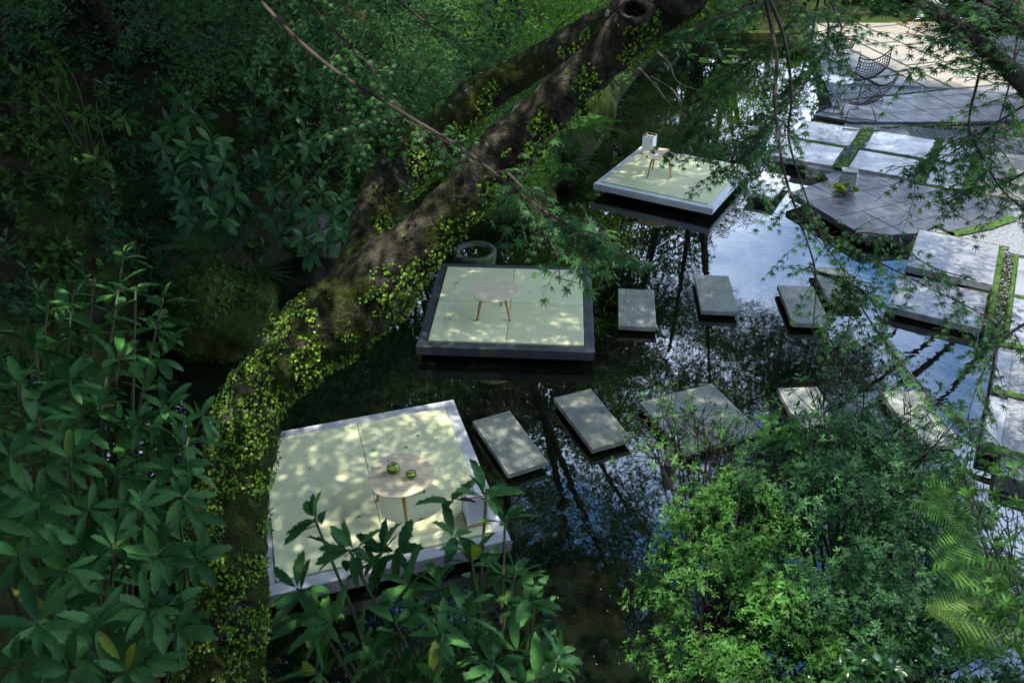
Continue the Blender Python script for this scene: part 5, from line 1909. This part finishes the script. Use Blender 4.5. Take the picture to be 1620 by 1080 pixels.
B([(2.445, 3.629, 3.993), (2.358, 3.675, 3.881), (2.233, 3.752, 3.816), (2.109, 3.718, 3.764)], 0.006, 0.002, 9, 0.25, 0.036, 0.1, 0.5)
B([(1.542, 4.061, 3.559), (1.733, 3.872, 3.453), (1.921, 3.725, 3.411), (2.098, 3.575, 3.365), (2.264, 3.428, 3.323), (2.425, 3.268, 3.261)], 0.006, 0.002, 16, 0.28, 0.034, 0.1, 0.5)
B([(1.600, 3.795, 3.336), (1.746, 3.706, 3.291), (1.872, 3.546, 3.139), (2.002, 3.340, 3.006), (2.166, 3.195, 2.878), (2.326, 3.071, 2.779)], 0.006, 0.002, 16, 0.28, 0.034, 0.1, 0.5)
B([(1.744, 4.039, 3.342), (1.842, 3.996, 3.459), (1.967, 3.896, 3.489), (2.149, 3.725, 3.411), (2.344, 3.689, 3.356)], 0.005, 0.002, 11, 0.25, 0.034, 0.1, 0.5)
B([(2.445, 3.241, 3.402), (2.328, 3.226, 3.289), (2.237, 3.160, 3.097), (2.162, 3.027, 2.895)], 0.006, 0.002, 10, 0.25, 0.034, 0.1, 0.6)
B([(1.600, 3.795, 3.336), (1.713, 3.733, 3.332), (1.823, 3.644, 3.288), (1.921, 3.582, 3.193)], 0.005, 0.002, 11, 0.24, 0.034, 0.1, 0.6)
B([(1.744, 4.039, 3.342), (1.791, 3.884, 3.288), (1.825, 3.790, 3.145), (1.767, 3.612, 3.057)], 0.004, 0.002, 9, 0.22, 0.034, 0.2, 0.7)
S2.build('twig', 'twig', rt, True)
L2.split('leaf', 'foliage', 'maple_leaf', rt, 290, False)
crown(rt, 'canopy', 60, (3.4, 3.2, 7.3), (2.2, 2.4, 1.0))
print('leaves', L1.n, L2.n, ivy.n, tuft.n, n_u)

# bare twigs leaning over the water beyond the far lantern
root = empty('bare_branch', (1.628, 14.353, 1.740), 'thin bare branches dipping into the water behind the far lantern', 'branch')
m = MB()
for p in ([(2.558, 15.512, 1.684), (2.845, 15.141, 1.484), (2.965, 14.750, 1.253), (3.484, 14.538, 1.112)], [(2.248, 14.785, 1.488), (2.550, 14.386, 1.245), (2.730, 14.135, 1.044), (2.909, 13.858, 0.987)], [(2.456, 14.597, 1.384), (2.818, 14.256, 1.228), (2.909, 13.876, 1.015), (3.103, 13.600, 0.776)]):
    m.tube(smooth_path(p, 6), lerp_list([0.03, 0.022, 0.016, 0.008], 6), 6)
m.build('limb', 'twig', root, True)

# the house whose eave shades the right of the terrace
root = empty('house', (15.0, 18.0, 0.1), 'house beside the terrace whose straight eave shadow crosses the sunlit slabs', 'building')
MB().box((17.2, 18.5, 1.8), (5.0, 12.0, 3.6)).build('wall', 'plaster', root)
MB().prism([(10.35, 16.0), (20, 14.0), (20, 25.5), (11.2, 23.6)], 3.6, 3.78).build('roof', 'slate', root)
for k in range(3):
    MB().box((14.68, 14.8 + 3.4 * k, 1.5), (0.06, 1.5, 1.9)).build('window', 'glass', root)

# house behind the view, unseen; added to block sky light from behind
root = empty('house', (0, -5.0, 0.0), 'unseen house behind the viewer, added to darken the near bank', 'building')
MB().box((-3.0, -5.2, 4.1), (26.0, 7.0, 8.2)).build('wall', 'plaster', root)
MB().box((-3.0, -5.0, 8.35), (27.5, 7.6, 0.25)).build('roof', 'slate', root)
for k in range(6):
    MB().box((-13.0 + 4 * k, -1.68, 6.4), (2.4, 0.06, 2.0)).build('window', 'glass', root)

# flecks floating on the still water under the bank
fl = Leaves(ROUND)
k = 0
XY = np.stack([rng.uniform(-4.2, 4.5, 1400), rng.uniform(3.5, 16, 1400)], 1)
DF = pond_dist(XY[:, 0], XY[:, 1])
for (x, y), d in zip(XY, DF):
    if d < -0.1 and mnoise.noise((x * 0.9, y * 0.9, 5)) > 0.18:
        fl.put((x, y, 0.006), (rng.normal(), rng.normal(), 0), (0, 0, 1), rng.uniform(0.008, 0.022), wide=0.6)
solid('petal', (0.20, 0.17, 0.09), (0.12, 0.11, 0.05), 20, 0.6, 0)
tag(fl.build('floating_petals', 'petal'), 'tiny pale petals floating on the dark water', 'petals', kind='stuff')

# a few fallen leaves on mats, slabs and paving
fa = Leaves(OVAL + MAPLE5)
spots = [(-1.3, 5.5, 1.0, ZT + 0.018, 10), (0.0, 8.7, 1.0, ZT + 0.018, 9), (2.7, 12.95, 0.9, ZT + 0.018, 8), (6.2, 14.2, 1.4, ZT + 0.004, 40), (6.2, 11.6, 0.7, ZT + 0.004, 24),
         (5.6, 9.6, 0.7, ZT + 0.035, 8), (0.82, 6.61, 0.3, 0.118, 3), (1.93, 6.63, 0.35, 0.118, 5), (2.64, 9.19, 0.25, 0.118, 2), (8.5, 18.5, 1.5, ZT + 0.004, 40)]
for x, y, r, z, n in spots:
    for k in range(n):
        fa.put((x + rng.uniform(-r, r) * .75, y + rng.uniform(-r, r) * .75, z + 0.004), (rng.normal(), rng.normal(), 0.05), (rng.normal(0, .15), rng.normal(0, .15), 1), rng.uniform(0.02, 0.042))
leafmat('fallen_leaf', (0.06, 0.05, 0.015), (0.16, 0.12, 0.03), 0.6, 0.1, 0.15)
tag(fa.build('fallen_leaves', 'fallen_leaf'), 'scattered small fallen leaves on mats, slabs and paving', 'leaves', kind='stuff')
